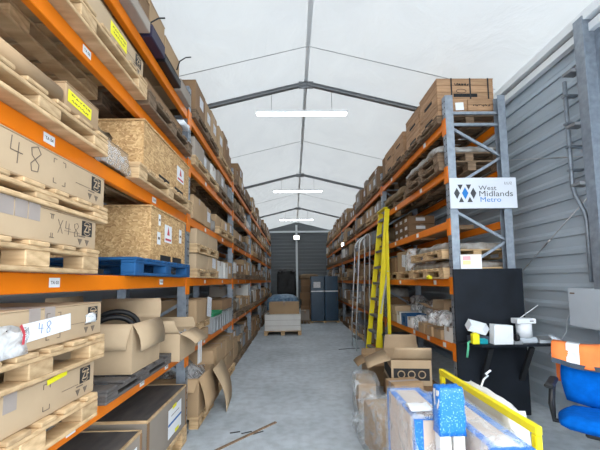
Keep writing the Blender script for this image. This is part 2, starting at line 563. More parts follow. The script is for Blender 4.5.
def clad(parent, name, m, lo, hi, z0, h, t, axis, at, sgn):
    """one lapped cladding sheet: foot proud, top tucked behind the next; sgn = side it faces"""
    poly = [(at, z0 + 0.004), (at + sgn * t, z0 + 0.004), (at + sgn * t, z0 + 0.05), (at + sgn * t * 0.25, z0 + 0.085), (at + sgn * t * 0.25, z0 + h), (at, z0 + h)]
    b = MB(); b.prism(poly, axis, lo, hi)
    return b.build(name, m, parent)


def side_wall(name, at, sgn):
    b = MB(); x0, x1 = sorted((at, at - sgn * 0.05)); b.box(x0, x1, Y0, Y1, 0, 4.27)
    w = struct(b.build(name, 'cladding'))
    for k in range(21):
        clad(w, 'cladding_sheet', 'cladding', Y0, Y1, 0.2 * k, 0.2, 0.028, 1, at, sgn)
    return w


side_wall('wall_right', WR, -1)
side_wall('wall_left', WL, 1)
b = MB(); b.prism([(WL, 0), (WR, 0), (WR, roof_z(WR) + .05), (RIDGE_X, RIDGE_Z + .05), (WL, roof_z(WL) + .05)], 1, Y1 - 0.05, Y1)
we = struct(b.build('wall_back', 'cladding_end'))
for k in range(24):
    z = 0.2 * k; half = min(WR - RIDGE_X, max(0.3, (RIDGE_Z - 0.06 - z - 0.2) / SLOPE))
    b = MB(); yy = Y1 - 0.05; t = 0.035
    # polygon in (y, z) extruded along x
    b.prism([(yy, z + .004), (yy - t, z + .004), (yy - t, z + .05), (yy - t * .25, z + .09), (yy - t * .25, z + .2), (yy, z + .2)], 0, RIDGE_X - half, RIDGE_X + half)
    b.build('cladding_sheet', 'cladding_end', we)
b = MB(); b.box(RIDGE_X - 0.10, RIDGE_X + 0.02, Y1 - 0.2, Y1 - 0.09, 0, 4.75); struct(b.build('trim_2', 'white_metal'))
b = MB(); b.box(WL + .1, WR - .1, Y1 - 0.25, Y1 - 0.2, 4.30, 4.40); struct(b.build('trim_3', 'white_metal'))
# white eave band and dark gutter line under it
b = MB(); b.box(WR - 0.14, WR - 0.03, Y0, Y1 - .3, 4.10, 4.19); b.box(WR - 0.10, WR - 0.03, Y0, Y1 - .3, 3.98, 4.06)
struct(b.build('trim_4', 'white_metal'))
b = MB(); b.box(WR - 0.06, WR - 0.03, Y0, Y1 - .3, 4.06, 4.10); struct(b.build('trim_5', 'rafter_grey'))

# galvanised wall column with conduit, brackets and brace rods
c = thing('wall_column', 'galvanised steel wall column with flanges beside the grey panel', 'column', (2.93, 3.22, 0))
b = MB(); b.box(-0.08, 0.08, -0.006, 0.006, 0, 4.1); b.build('web', 'galvanised', c)
for x in (-0.08, 0.08):
    b = MB(); b.box(x - 0.006, x + 0.006, -0.055, 0.055, 0, 4.1); b.build('flange', 'galvanised', c)
for z in (2.45, 3.05, 3.6):
    b = MB(); b.box(-0.14, -0.02, 0.058, 0.17, z, z + 0.03); b.build('bracket', 'rafter_grey', c)
c = thing('conduit', 'thin galvanised conduit pipe clipped to the wall by the column', 'pipe', (2.90, 3.5, 0))
b = MB(); b.tube([(0, 0.0, 3.62), (0, 0, 2.5), (0.0, -0.03, 2.38), (0, -0.12, 2.2), (0, -0.14, 2.1), (0, -0.14, 1.5)], 0.02, 8); b.build('pipe', 'galvanised', c)
for z in (3.45, 3.15, 2.9, 2.65):
    b = MB(); b.box(-0.026, 0.12, -0.028, 0.028, z, z + .02); b.build('clip', 'galvanised', c)
for p, q, lab in (((2.96, 5.2, 3.35), (2.96, 2.4, 2.45), 'thin steel brace rod sloping down to the column on grey wall'),
                  ((2.95, 4.75, 1.45), (2.95, 3.30, 2.40), 'thin steel brace rod rising from desk towards column')):
    v = Vector(q) - Vector(p)
    b = MB(); b.tube([(0, 0, 0), v], 0.006, 6)
    b.tube([v * .5, v * .56], 0.011, 6)
    tag(b.build('brace_rod', 'steel_tube', None, p), lab, 'rod')

# ------------------------------------------------------------------ racking
LX, RX, DEPTH = 1.12, 1.80, 0.71
L_FR = [-1.84, 0.95, 3.74, 6.52, 9.30, 12.08, 14.86, 17.64]
R_FR = [3.95, 6.92, 9.89, 12.86, 15.83, 18.80]
L_LV = [0.815, 1.556, 2.22, 2.825, 3.365]
R_LV = [0.765, 1.507, 2.18, 2.79, 3.365]
BH = 0.09


def top(side, lv):
    """height of the surface a load stands on; 0 = floor"""
    return 0.0 if lv == 0 else (L_LV if side < 0 else R_LV)[lv - 1] + BH / 2 + 0.002


POST = {}


def post_mesh(h, holes):
    key = (h, holes)
    if key not in POST:
        b = MB()
        # open C section: web and two returns, aisle face at local -x
        b.box(-0.045, -0.040, -0.045, 0.045, 0.0, h); b.box(-0.040, 0.045, -0.045, -0.040, 0, h); b.box(-0.040, 0.045, 0.040, 0.045, 0, h)
        POST[key] = b.mesh('upright_post', 'galvanised')
    return POST[key]


FOOT = None


def make_rack(side, xf, frames, levels, label, near):
    global FOOT
    root = thing('pallet_rack', label, 'rack', (0, 0, 0))
    H = 3.70
    for fi, y in enumerate(frames):
        for k, xa in enumerate((xf + 0.045, xf + DEPTH - 0.045)):
            o = put('upright_post', post_mesh(H, 0), root, (side * xa, y, 0))
            if side * (1 if k == 0 else -1) < 0:
                o.rotation_euler = (0, 0, math.pi)
            if side < 0: o.rotation_euler = (0, 0, math.pi if k == 0 else 0)
            else: o.rotation_euler = (0, 0, 0 if k == 0 else math.pi)
            b = MB(); b.box(-0.06, 0.06, -0.065, 0.065, 0.0, 0.008); b.build('foot_plate', 'galvanised', o)
            if k == 0 and y > 3 and fi < near + 3:
                b = MB()
                zz = 0.1
                while zz < H - .05:
                    for yy in (-0.022, 0.022):
                        b.box(-0.0465, -0.0445, yy - 0.006, yy + 0.006, zz, zz + 0.018)
                    zz += 0.075
                s = b.build('slot_rows', 'dark_hole', o); s['kind'] = 'stuff'
        xa, xb = side * (xf + 0.07), side * (xf + DEPTH - 0.07)
        for z in (0.25, 3.36, 3.50):
            b = MB(); b.bar((xa, y, z), (xb, y, z), 0.03, 0.032); b.build('frame_brace', 'galvanised', root)
        for zt in (3.32, 2.33, 1.33):
            for za, zb in ((zt, zt - .34), (zt - .70, zt - .36)):
                b = MB(); b.bar((xa, y, za), (xb, y, zb), 0.026, 0.03); b.build('frame_brace', 'galvanised', root)
    cache = {}
    for bi, (ya, yb) in enumerate(zip(frames[:-1], frames[1:])):
        for li, z in enumerate(levels):
            for k, xa in enumerate((xf + 0.03, xf + DEPTH - 0.03)):
                key = round(yb - ya, 3)
                if key not in cache:
                    L = yb - ya - 0.11; bb = MB(); bb.cbox(-0.022, 0.022, -L / 2, L / 2, -BH / 2, BH / 2, 0.004)
                    cache[key] = bb.mesh('beam', 'orange')
                    bb = MB(); bb.box(-0.007, 0.003, -0.045, 0.045, -0.13, 0.065); cache['c'] = bb.mesh('beam_connector', 'orange')
                o = put('beam', cache[key], root, (side * xa, (ya + yb) / 2, z))
                if k == 0 and ya < 9.5:
                    for e in (-1, 1):
                        put('beam_connector', cache['c'], o, (-side * 0.031, e * ((yb - ya) / 2 - 0.012), 0))
    return root


rackL = make_rack(-1, LX, L_FR, L_LV, 'long run of orange beamed pallet racking along the left wall', 2)
rackR = make_rack(1, RX, R_FR, R_LV, 'long run of orange beamed pallet racking on the right with the sign', 0)


def beam_label(side, lv, y, txt, w=0.075, h=0.045):
    root = rackL if side < 0 else rackR
    xf = LX if side < 0 else RX
    z = (L_LV if side < 0 else R_LV)[lv - 1]
    face = '+x' if side < 0 else '-x'
    beam = None
    for o in root.children:
        if o.name.split('.')[0] == 'beam' and abs(o.location.z - z) < 1e-3 and abs(o.location.x - side * (xf + .03)) < 1e-3 and abs(o.location.y - y) < 1.5:
            beam = o
    l = decal('location_label', w, h, 'paper', beam, face, (-side * 0.0225, y - beam.location.y, 0.002))
    if txt:
        t = put('lettering', text_mesh(txt, w * 0.72, 'ink'), beam)
        on_face(t, face, (-side * 0.0242, y - beam.location.y, 0.002))


for lv, y, t in ((4, 1.86, 'TA 05'), (3, 1.60, 'TA 04'), (2, 1.68, 'TA 03'), (1, 1.85, 'TA 02'), (1, 2.68, 'TA 02'), (1, 3.18, 'TA 02'),
                 (3, 2.83, 'TA 04'), (2, 3.02, 'TA 03')):
    beam_label(-1, lv, y, t)
for lv in (1, 2, 3, 4):
    for y in (4.5, 5.6, 7.2, 8.3):
        beam_label(-1, lv, y, None)
for lv, ys in ((1, (4.25, 4.75, 5.3)), (2, (4.45, 5.9)), (3, (5.0, 6.1)), (4, (4.8, 6.0)), (5, (4.6, 6.2))):
    for y in ys: beam_label(1, lv, y, None, 0.085, 0.055)

# ------------------------------------------------------------------ loads
ORD = ['nearest', 'second', 'third', 'fourth', 'fifth', 'sixth', 'seventh', 'eighth', 'ninth']
SHELF = ['floor', 'first shelf', 'second shelf', 'third shelf', 'fourth shelf', 'top shelf']
PB = {}


def pallet_parts(lx, ly, h):
    """boards run along y; lx, ly outer size"""
    key = (round(lx, 2), round(ly, 2), round(h, 3))
    if key in PB: return PB[key]
    t = 0.02; bh = h - 3 * t
    out = []
    nb = max(5, round(ly / .165))
    for i in range(nb):                                        # deck boards running across the depth
        w = 0.12 if i % 2 == 0 else 0.095
        cy = -ly / 2 + 0.06 + (ly - 0.12) * i / (nb - 1)
        out.append(('deck_board', (-lx / 2, lx / 2, cy - w / 2, cy + w / 2, h - t, h)))
    for i in range(3):
        cx = -lx / 2 + 0.055 + (lx - 0.11) * i / 2
        out.append(('stringer_board', (cx - 0.05, cx + 0.05, -ly / 2, ly / 2, h - 2 * t, h - t)))
        for j in range(3):
            cy = -ly / 2 + 0.07 + (ly - 0.14) * j / 2
            out.append(('block', (cx - 0.05, cx + 0.05, cy - 0.07, cy + 0.07, t, t + bh)))
        out.append(('bottom_board', (cx - 0.05, cx + 0.05, -ly / 2, ly / 2, 0, t)))
    PB[key] = out
    return out


PMESH = {}


def pallet(x0, x1, y0, y1, z, label, m='pine', h=0.125, detail=True, group=None, name='pallet'):
    lx, ly = x1 - x0, y1 - y0
    loc = ((x0 + x1) / 2, (y0 + y1) / 2, z)
    parts = pallet_parts(lx, ly, h)
    if not detail:
        key = (round(lx, 2), round(ly, 2), round(h, 3), m)
        if key not in PMESH:
            b = MB()
            for n, bx in parts: b.box(*bx)
            PMESH[key] = b.mesh('pallet', m)
        return tag(put(name, PMESH[key], None, loc), label, 'pallet', group)
    root = thing(name, label, 'pallet', loc, 0, group)
    for n, bx in parts:
        sx, sy, sz = bx[1] - bx[0], bx[3] - bx[2], bx[5] - bx[4]
        key = (n, round(sx, 3), round(sy, 3), round(sz, 3), m)
        if key not in PMESH:
            b = MB(); b.cbox(-sx / 2, sx / 2, -sy / 2, sy / 2, -sz / 2, sz / 2, 0.004); PMESH[key] = b.mesh(n, m)
        put(n, PMESH[key], root, ((bx[0] + bx[1]) / 2, (bx[2] + bx[3]) / 2, (bx[4] + bx[5]) / 2))
    return root


def carton_mesh(lx, ly, h, mats, tape_axis='y'):
    """closed carton: chamfered body, four top flaps with a seam, tape over the seam and down the ends"""
    b = MB(); e = 0.004
    b.cbox(-lx / 2, lx / 2, -ly / 2, ly / 2, 0, h - e, 0.006, 0)
    if tape_axis == 'y':
        b.box(-lx / 2, -0.002, -ly / 2, ly / 2, h - e, h, 0); b.box(0.002, lx / 2, -ly / 2, ly / 2, h - e, h, 0)
        w = min(0.03, lx / 6)
        b.box(-w, w, -ly / 2 - .001, ly / 2 + .001, h, h + .001, 1)
        for s in (-1, 1): b.box(-w, w, s * (ly / 2 + .0005) - .0007, s * (ly / 2 + .0005) + .0007, h * 0.72, h, 1)
    else:
        b.box(-lx / 2, lx / 2, -ly / 2, -0.002, h - e, h, 0); b.box(-lx / 2, lx / 2, 0.002, ly / 2, h - e, h, 0)
        w = min(0.03, ly / 6)
        b.box(-lx / 2 - .001, lx / 2 + .001, -w, w, h, h + .001, 1)
        for s in (-1, 1): b.box(s * (lx / 2 + .0005) - .0007, s * (lx / 2 + .0005) + .0007, -w, w, h * 0.72, h, 1)
    return b


def carton(x0, x1, y0, y1, z, h, label, m='card_tan', tape='tape_brown', axis='y', name='carton', group=None, rz=0):
    loc = ((x0 + x1) / 2, (y0 + y1) / 2, z)
    o = carton_mesh(x1 - x0, y1 - y0, h, None, axis).build(name, [m, tape], None, loc, rz)
    return tag(o, label, 'carton' if 'carton' in name else name.replace('_', ' '), group)


def big_carton(x0, x1, y0, y1, z, h, label, m='card_light', axis='x', name='carton', rz=0, tape='tape_grey', tape_len=0.45, tape_y=None):
    """near carton: body, flaps and tape are parts"""
    lx, ly = x1 - x0, y1 - y0
    root = thing(name, label, 'carton', ((x0 + x1) / 2, (y0 + y1) / 2, z), rz)
    b = MB(); b.cbox(-lx / 2, lx / 2, -ly / 2, ly / 2, 0, h - .005, 0.006); b.build('body', m, root)
    for s in (-1, 1):
        b = MB()
        if axis == 'y': b.cbox(min(s * .003, s * lx / 2), max(s * .003, s * lx / 2), -ly / 2, ly / 2, h - .005, h, .002)
        else: b.cbox(-lx / 2, lx / 2, min(s * .003, s * ly / 2), max(s * .003, s * ly / 2), h - .005, h, .002)
        b.build('top_flap', m, root)
    b = MB(); w = 0.032
    for yy in (tape_y or [0.0]):
        if axis == 'y': b.box(-w, w, -ly / 2, ly / 2, h, h + .001)
        else:
            b.box(-lx / 2, lx / 2, yy - w, yy + w, h, h + .001)
            for s in (-1, 1): b.box(s * lx / 2 - .001, s * lx / 2 + .001, yy - w, yy + w, h * (1 - tape_len), h)
    b.build('tape', tape, root)
    return root


def maker_logo(parent, face, loc, w, h):
    """dark square block with the two letters reversed out and a ring behind them"""
    b = MB(); b.box(-w / 2, w / 2, -h / 2, h / 2, 0, 0.0012)
    on_face(b.build('logo_block', 'ink', parent), face, loc)
    n = {'+x': Vector((1, 0, 0)), '-x': Vector((-1, 0, 0)), '-y': Vector((0, -1, 0))}[face]
    p = Vector(loc) + n * 0.0016
    b = MB(); r = min(w, h) * 0.45
    pts = [(r * math.cos(a), r * math.sin(a)) for a in [2 * math.pi * k / 24 for k in range(25)]]
    for a, q in zip(pts[:-1], pts[1:]): b.bar((*a, 0), (*q, 0), r * 0.10, 0.0006)
    on_face(b.build('logo_ring', 'card_light', parent), face, p)
    b = MB(); b.box(-w * .49, w * .49, -h * .27, h * .27, -.0003, .0003); on_face(b.build('logo_bar', 'ink', parent), face, p + n * .0006)
    t = put('lettering', text_mesh('ZF', w * 0.72, 'card_light'), parent)
    on_face(t, face, p + n * 0.0014)


def carton_prints(parent, face, y, z, x, s=1.0):
    """small printed handling marks beside the logo"""
    d = 1 if face == '+x' else -1
    b = MB()
    b.box(-0.06 * s, 0.0, 0.0, 0.006 * s, 0, .001)
    for k, cx in enumerate((-0.045, 0.02)):
        b.prism([(cx * s - .02 * s, -.012 * s), (cx * s + .02 * s, -.012 * s), (cx * s, -.045 * s)], 2, 0, .001)
    on_face(b.build('handling_marks', 'ink_soft', parent), face, (x, y, z))['kind'] = 'stuff'


FOUR = [(-.03, .05), (-.035, -.005), (.025, -.005)]
FOUR2 = [(.005, .035), (.0, -.05)]
EIGHT = [(.03, .03), (0.01, .055), (-.025, .04), (-.02, .01), (.02, -.02), (.015, -.05), (-.02, -.055), (-.025, -.025), (.0, 0), (.03, .03)]


def hand_48(parent, face, loc, k=1.0, with_x=False, m='ink_soft'):
    chars = [[[(p[0] * k - .05 * k, p[1] * k) for p in FOUR], [(p[0] * k - .05 * k, p[1] * k) for p in FOUR2]], [[(p[0] * k + .045 * k, p[1] * k) for p in EIGHT]]]
    if with_x:
        chars.append([[(-.17 * k, .05 * k), (-.12 * k, -.05 * k)], [(-.12 * k, .05 * k), (-.17 * k, -.05 * k)]])
    for ls in chars: strokes('handwriting', ls, 0.0034 * k, m, parent, face, loc)


def scribble(parent, face, loc, w, spin=0.0, h=.012, m='ink_soft', seed=1):
    """a line of handwriting too small to read"""
    rr = random.Random(seed + int(w * 1000)); ls = []; x = -w / 2
    while x < w / 2:
        n = rr.randint(3, 6); word = [(x, rr.uniform(-h, h) / 2)]
        for _ in range(n * 2):
            x += w / 60; word.append((x, rr.uniform(-h, h) / 2))
        ls.append(word); x += w / 25
    strokes('handwriting', ls, h * .17, m, parent, face, loc, spin)['kind'] = 'stuff'


def corner_marks(parent, face, x, ys, zs, s=0.02):
    d = 1 if face == '+x' else -1
    b = MB()
    for y, sy in ys:
        for z, sz in zs:
            b.box(min(y * d, y * d + sy * s * d), max(y * d, y * d + sy * s * d), z - .0015, z + .0015, 0, .001)
            b.box(y * d - .0015, y * d + .0015, min(z, z + sz * s), max(z, z + sz * s), 0, .001)
    on_face(b.build('corner_marks', 'ink_soft', parent), face, (x, 0, 0))['kind'] = 'stuff'


def zf_carton(x0, x1, y0, y1, z, h, label, tapes):
    r = big_carton(x0, x1, y0, y1, z, h, label, 'card_light', 'x', tape_y=tapes)
    fx = (x1 - x0) / 2 + .001; ly = y1 - y0
    maker_logo(r, '+x', (fx, ly / 2 - 0.085, h * .66), 0.085, 0.075)
    carton_prints(r, '+x', ly / 2 - .10, h * .36, fx, .9)
    corner_marks(r, '+x', fx, [(-ly / 2 + .53, 1), (ly / 2 - .34, -1)], [(h * .18, 1), (h * .84, -1)])
    b = MB(); b.box(-.06, .06, -.001, .001, 0, .001); on_face(b.build('print_rule', 'ink_soft', r), '+x', (fx, ly / 2 - .2, h * .45))
    return r


mat('box_wood', (0.46, 0.275, 0.15), 0.75, var=0.14, scale=3, stretch=(2, 2, 16), rnd=0.18)


def wood_box(x0, x1, y0, y1, z, h, label, prints=None, face=-1, m='box_wood'):
    """board-sided box; face = which x side looks at the aisle"""
    lx, ly = x1 - x0, y1 - y0
    r = thing('wooden_box', label, 'box', ((x0 + x1) / 2, (y0 + y1) / 2, z))
    nb = 2 if h < .2 else 3; bh = h / nb
    for k in range(nb):
        b = MB(); b.cbox(-lx / 2, lx / 2, -ly / 2, -ly / 2 + .015, k * bh + .002, (k + 1) * bh - .002, .002); b.build('front_board', m, r)
        b = MB(); b.cbox(*sorted((face * lx / 2, face * (lx / 2 - .015))), -ly / 2 + .016, ly / 2, k * bh + .002, (k + 1) * bh - .002, .002); b.build('side_board', m, r)
    b = MB(); b.box(-lx / 2 + (.016 if face < 0 else 0), lx / 2 - (.016 if face > 0 else 0), -ly / 2 + .016, ly / 2, 0, h - .012); b.build('core', m, r)
    b = MB(); b.cbox(-lx / 2 - .004, lx / 2 + .004, -ly / 2 - .004, ly / 2 + .004, h - .011, h, .002); b.build('lid', m, r)
    w = lx * .42
    b = MB(); b.box(-w / 2, w / 2, -ly / 2 - .002, -ly / 2, h * .10, h * .26); b.build('hand_slot', 'dark_hole', r)
    w = ly * .42
    b = MB(); b.box(*sorted((face * (lx / 2 + .002), face * lx / 2)), -w / 2, w / 2, h * .10, h * .26); b.build('hand_slot', 'dark_hole', r)
    if prints:
        t, tw = prints
        scribble(r, '-y', (-.02, -ly / 2 - .003, h * .62), tw, 0, .03, 'ink')
    return r


xo = -1.06                                     # aisle face of the left loads
# --- left rack, front bay, second shelf: two long cartons, each on a pallet
z = top(-1, 2)
pallet(-1.86, -1.04, 1.01, 1.90, z, 'pale pine pallet resting on the orange TA 03 shelf beam', h=0.125)
r = zf_carton(-1.84, xo, 1.01, 1.89, z + .125, .155, 'long tan carton marked X48 in pen, lower of the second shelf pair', [-.15, -.08, -.01])
hand_48(r, '+x', (0.391, 0.24, .085), .62, True)
pallet(-1.86, -1.04, 1.01, 1.98, z + .282, 'pallet sandwiched between two long tan cartons on the second shelf', h=0.085)
r = zf_carton(-1.84, xo, 1.01, 1.96, z + .369, .165, 'long tan carton marked 48 in pen, upper of the second shelf pair', [-.3])
hand_48(r, '+x', (0.391, -.10, .095), 1.0)
b = MB(); b.lump(-.05, .05, -.08, .08, 0, .03, (4, 5, 2), .008, 5); tag(b.build('plastic_scrap', 'film_thick', None, (-1.2, 1.62, z + .537)), 'crumpled clear plastic scrap lying on upper 48 carton', 'plastic scrap')


# --- OSB crates
def osb_crate(x0, x1, y0, y1, z, h, label, wide):
    lx, ly = x1 - x0, y1 - y0
    r = thing('wooden_crate', label, 'crate', ((x0 + x1) / 2, (y0 + y1) / 2, z))
    t = .016
    for s in (-1, 1):
        b = MB(); b.cbox(min(s * lx / 2, s * (lx / 2 - t)), max(s * lx / 2, s * (lx / 2 - t)), -ly / 2, ly / 2, 0, h - t, .002); b.build('side_panel', 'osb', r)
        b = MB(); b.cbox(-lx / 2 + t, lx / 2 - t, min(s * ly / 2, s * (ly / 2 - t)), max(s * ly / 2, s * (ly / 2 - t)), 0, h - t, .002); b.build('end_panel', 'osb', r)
    b = MB(); b.cbox(-lx / 2 - .01, lx / 2 + .01, -ly / 2 - .01, ly / 2 + .01, h - t, h, .003); b.build('lid', 'osb', r)
    f = lx / 2 + .001
    for (yy, zz, w, hh) in wide:
        decal('shipping_label', w, hh, 'paper', r, '+x', (f, yy, zz))
        if w > .1:
            b = MB(); b.prism([(-.03, -.03), (.03, -.03), (0, .045)], 2, 0, .001)
            on_face(b.build('warning_mark', 'ink_red', r), '+x', (f + .0013, yy, zz + .02))
            decal('print_band', w * .8, .018, 'ink_red', r, '+x', (f + .0013, yy, zz - hh * .33), t=.0006)
        else:
            decal('print_band', w * .6, .02, 'ink_soft', r, '+x', (f + .0013, yy, zz), t=.0006)
    for yy in (-ly * .12, ly * .22):
        b = MB(); b.box(f - .001, f + .0005, yy - .12, yy + .12, 0.0, .05); b.build('fork_slot', 'dark_hole', r)
    return r


pallet(-1.86, -1.05, 2.36, 3.60, z, 'blue painted pallet under the osb crate on second shelf', 'blue_wood', h=.125)
osb_crate(-1.83, -1.08, 2.66, 3.50, z + .125, .42, 'osb crate standing on the blue pallet', [(-.05, .24, .17, .15), (.27, .26, .07, .13), (-.26, .18, .07, .10), (-.25, .33, .045, .09)])

# --- left third shelf
z = top(-1, 3)
pallet(-1.86, -1.04, 1.01, 1.96, z, 'pine pallet on third shelf under the yellow-stickered carton', h=.11)
r = big_carton(-1.80, xo, 1.60, 1.88, z + .11, .13, 'small tan carton with yellow sticker on third shelf pallet', 'card_tan', 'y')
decal('yellow_sticker', .19, .06, 'yellow_label', r, '+x', (.371, -.03, .065), -.05)
scribble(r, '+x', (.373, -.03, .078), .15, -.05)
scribble(r, '+x', (.373, -.03, .052), .14, -.05)
b = MB(); b.tube([(0, -.25, .045), (0, .20, .045)], .045, 14); b.tube([(0, .2001, .045), (0, .202, .045)], .022, 12, 1)
tag(b.build('cardboard_tube', ['card_tan', 'dark_hole'], None, (-1.095, 1.37, z + .112)), 'brown cardboard tube lying beside yellow-stickered carton on third shelf', 'tube')
b = MB(); n = 10
for i in range(n + 1):
    a = i / n; b.v += [(-.30 + .55 * a, -.30, .10 * math.sin(a * 2.6) + .10), (-.30 + .55 * a, .20, .10 * math.sin(a * 2.6) + .10)]
for i in range(n): b.f.append((2 * i, 2 * i + 2, 2 * i + 3, 2 * i + 1)); b.m.append(0); b.sm.append(True)
o = b.build('cardboard_sheet', 'card_grey', None, (-1.44, 1.32, z + .012 + .10)); md = o.modifiers.new('thickness', 'SOLIDIFY'); md.thickness = .006
tag(o, 'curled grey cardboard sheet over pallet on third shelf', 'cardboard')
pallet(-1.86, -1.04, 2.36, 3.62, z, 'weathered pallet under the osb crate on third shelf', 'pine', h=.115)
osb_crate(-1.83, -1.08, 2.50, 3.60, z + .115, .37, 'osb crate on pallet on third shelf beside the post', [(.28, .20, .20, .14)])
r = big_carton(-1.62, -1.10, 2.02, 2.32, z, .15, 'film-wrapped tan carton wedged before the osb crate on third shelf', 'card_tan', 'y')
b = MB(); b.lump(-.275, .275, -.165, .165, 0, .165, (6, 7, 4), .010, 17, drop=.02); b.build('stretch_film', 'film', r)
b = MB(); b.lump(-.10, .10, -.10, .10, 0, .10, (5, 5, 4), .02, 8)
tag(b.build('wrapped_parcel', 'brown_sack', None, (-1.28, 2.17, z + .168)), 'crumpled paper parcel on film-wrapped carton next to osb crate', 'parcel')

# --- left fourth shelf
z = top(-1, 4)
pallet(-1.86, -1.04, 1.01, 2.46, z, 'large pine pallet seen from below on the fourth shelf', h=.125)
r = zf_carton(-1.84, xo - .01, 1.01, 2.44, z + .125, .15, 'long tan carton with yellow sticker on the fourth shelf', [-.4])
decal('yellow_sticker', .20, .08, 'yellow_label', r, '+x', (.386, .36, .08))
scribble(r, '+x', (.388, .36, .095), .16)
scribble(r, '+x', (.388, .36, .068), .14)
pallet(-1.86, -1.05, 2.52, 3.62, z, 'weathered dark pallet next to the post on fourth shelf', 'old_wood', h=.12)
carton(-1.8, -1.12, 2.60, 3.5, z + .12, .14, 'flat brown carton on dark pallet on fourth shelf beside post', 'card_brown')
b = MB(); b.lump(-.07, .07, -.09, .09, 0, .06, (4, 5, 3), .012, 9)
tag(b.build('white_bag', 'white_plastic', None, (-1.14, 3.50, z + .262)), 'small crumpled white bag on fourth shelf near the post', 'bag')

# --- left top shelf, front bay
z = top(-1, 5)
carton(-1.19, -1.05, 1.80, 2.50, z, .085, 'long whitish carton at front edge of left top shelf', 'card_grey', 'tape_grey')
carton(-1.19, -1.05, 2.53, 2.80, z, .10, 'dark purple carton at front edge of left top shelf', 'purple', 'tape_grey')
carton(-1.19, -1.06, 2.83, 3.25, z, .07, 'long black flat box at front edge of left top shelf', 'black_plastic', 'tape_grey')
carton(-1.19, -1.07, 3.28, 3.62, z, .12, 'narrow pale carton at edge of top shelf by post', 'card_grey', 'tape_grey')
for k, (ya, yb, h, m) in enumerate(((1.30, 1.84, .46, 'card_brown'), (1.86, 2.32, .50, 'card_tan'), (2.34, 2.84, .52, 'card_brown'), (2.86, 3.20, .58, 'card_tan'), (3.22, 3.64, .52, 'card_tan'))):
    wood_box(-1.80, -1.21, ya, yb, z, h, ['nearest tall brown box on left top shelf', 'tall tan box behind the whitish carton on top shelf', 'tall brown box behind purple carton on top shelf',
             'tall tan box behind black flat box on top shelf', 'lower tan box beside the first left post on top shelf'][k], face=1, m=m)
# bent wires sticking up from the top shelf
for k, (y, lab) in enumerate(((2.75, 'thin bent wire sticking up from purple carton on top shelf'), (3.3, 'dark bent wire sticking up near post on top shelf'))):
    b = MB(); b.tube([(0, 0, 0), (0.02, .02, .10), (.07, .05, .16), (.12, .06, .17)], .006, 6)
    tag(b.build('bent_wire', 'black_plastic', None, (-1.18 if k == 0 else -1.12, y, z + (.202 if k == 0 else .222))), lab, 'wire')

# --- left first shelf
z = top(-1, 1)
pallet(-1.86, -1.03, 1.01, 1.92, z, 'pale pine pallet on lowest orange beam, under carton pair', h=.125)
r = zf_carton(-1.84, xo, 1.01, 1.92, z + .125, .165, 'long tan carton with yellow tape strip, lower of first shelf pair', [-.10])
hand_48(r, '+x', (0.391, -.22, .075), .7)
decal('yellow_strip', .13, .022, 'yellow_label', r, '+x', (.391, .16, .148), .1)
pallet(-1.86, -1.03, 1.01, 1.97, z + .292, 'pale pine pallet between the first shelf long cartons', h=.125)
r = zf_carton(-1.84, xo, 1.01, 1.97, z + .419, .17, 'long tan carton with white film and paper, upper of first shelf pair', [-.02, .07])
decal('paper_sheet', .30, .075, 'paper', r, '+x', (.392, .06, .085), .06)
hand_48(r, '+x', (0.3935, .04, .088), .45, False, 'ink_blue')
b = MB(); b.lump(.385, .41, -.30, -.07, .0, .12, (2, 7, 5), .012, 4); b.build('clear_film', 'film_thick', r)
strokes('red_print', [[(-.02, .045), (.0, .01), (-.005, -.03)]], .012, 'ink_red', r, '+x', (.4115, -.10, .07))
b = MB(); b.lump(.39, .398, .33, .42, .07, .12, (2, 4, 3), .006, 6); b.build('torn_paper', 'paper', r)

pallet(-1.84, -1.06, 2.06, 3.12, z, 'blackened pallet under the open carton on first shelf', 'black_wood', h=.085)


def open_carton(x0, x1, y0, y1, z, h, label, m, flaps, name='open_carton', rz=0):
    """walls with thickness, floor, and four flaps: (side, length, fold angle from upright in degrees)"""
    lx, ly = x1 - x0, y1 - y0; t = .006
    r = thing(name, label, 'carton', ((x0 + x1) / 2, (y0 + y1) / 2, z), rz)
    b = MB(); b.box(-lx / 2, lx / 2, -ly / 2, ly / 2, 0, t); b.build('bottom', m, r)
    for s in (-1, 1):
        b = MB(); b.box(min(s * lx / 2, s * (lx / 2 - t)), max(s * lx / 2, s * (lx / 2 - t)), -ly / 2, ly / 2, t, h); b.build('side_wall', m, r)
        b = MB(); b.box(-lx / 2 + t, lx / 2 - t, min(s * ly / 2, s * (ly / 2 - t)), max(s * ly / 2, s * (ly / 2 - t)), t, h); b.build('end_wall', m, r)
    for side, L, ang in flaps:
        a = math.radians(ang); du, dz = math.sin(a) * L, math.cos(a) * L
        b = MB(); n = 5; taper = 0.03
        for i in range(n + 1):
            f = i / n; bend = .02 * math.sin(f * math.pi)
            for e in (-1, 1):
                if side in ('+x', '-x'):
                    s = 1 if side == '+x' else -1
                    b.v.append((s * (lx / 2 + du * f + bend), e * (ly / 2 - taper * f), h + dz * f))
                else:
                    s = 1 if side == '+y' else -1
                    b.v.append((e * (lx / 2 - taper * f), s * (ly / 2 + du * f + bend), h + dz * f))
        for i in range(n): b.f.append((2 * i, 2 * i + 1, 2 * i + 3, 2 * i + 2)); b.m.append(0); b.sm.append(True)
        o = b.build('flap', m, r); md = o.modifiers.new('thickness', 'SOLIDIFY'); md.thickness = .005; md.offset = 0
    return r


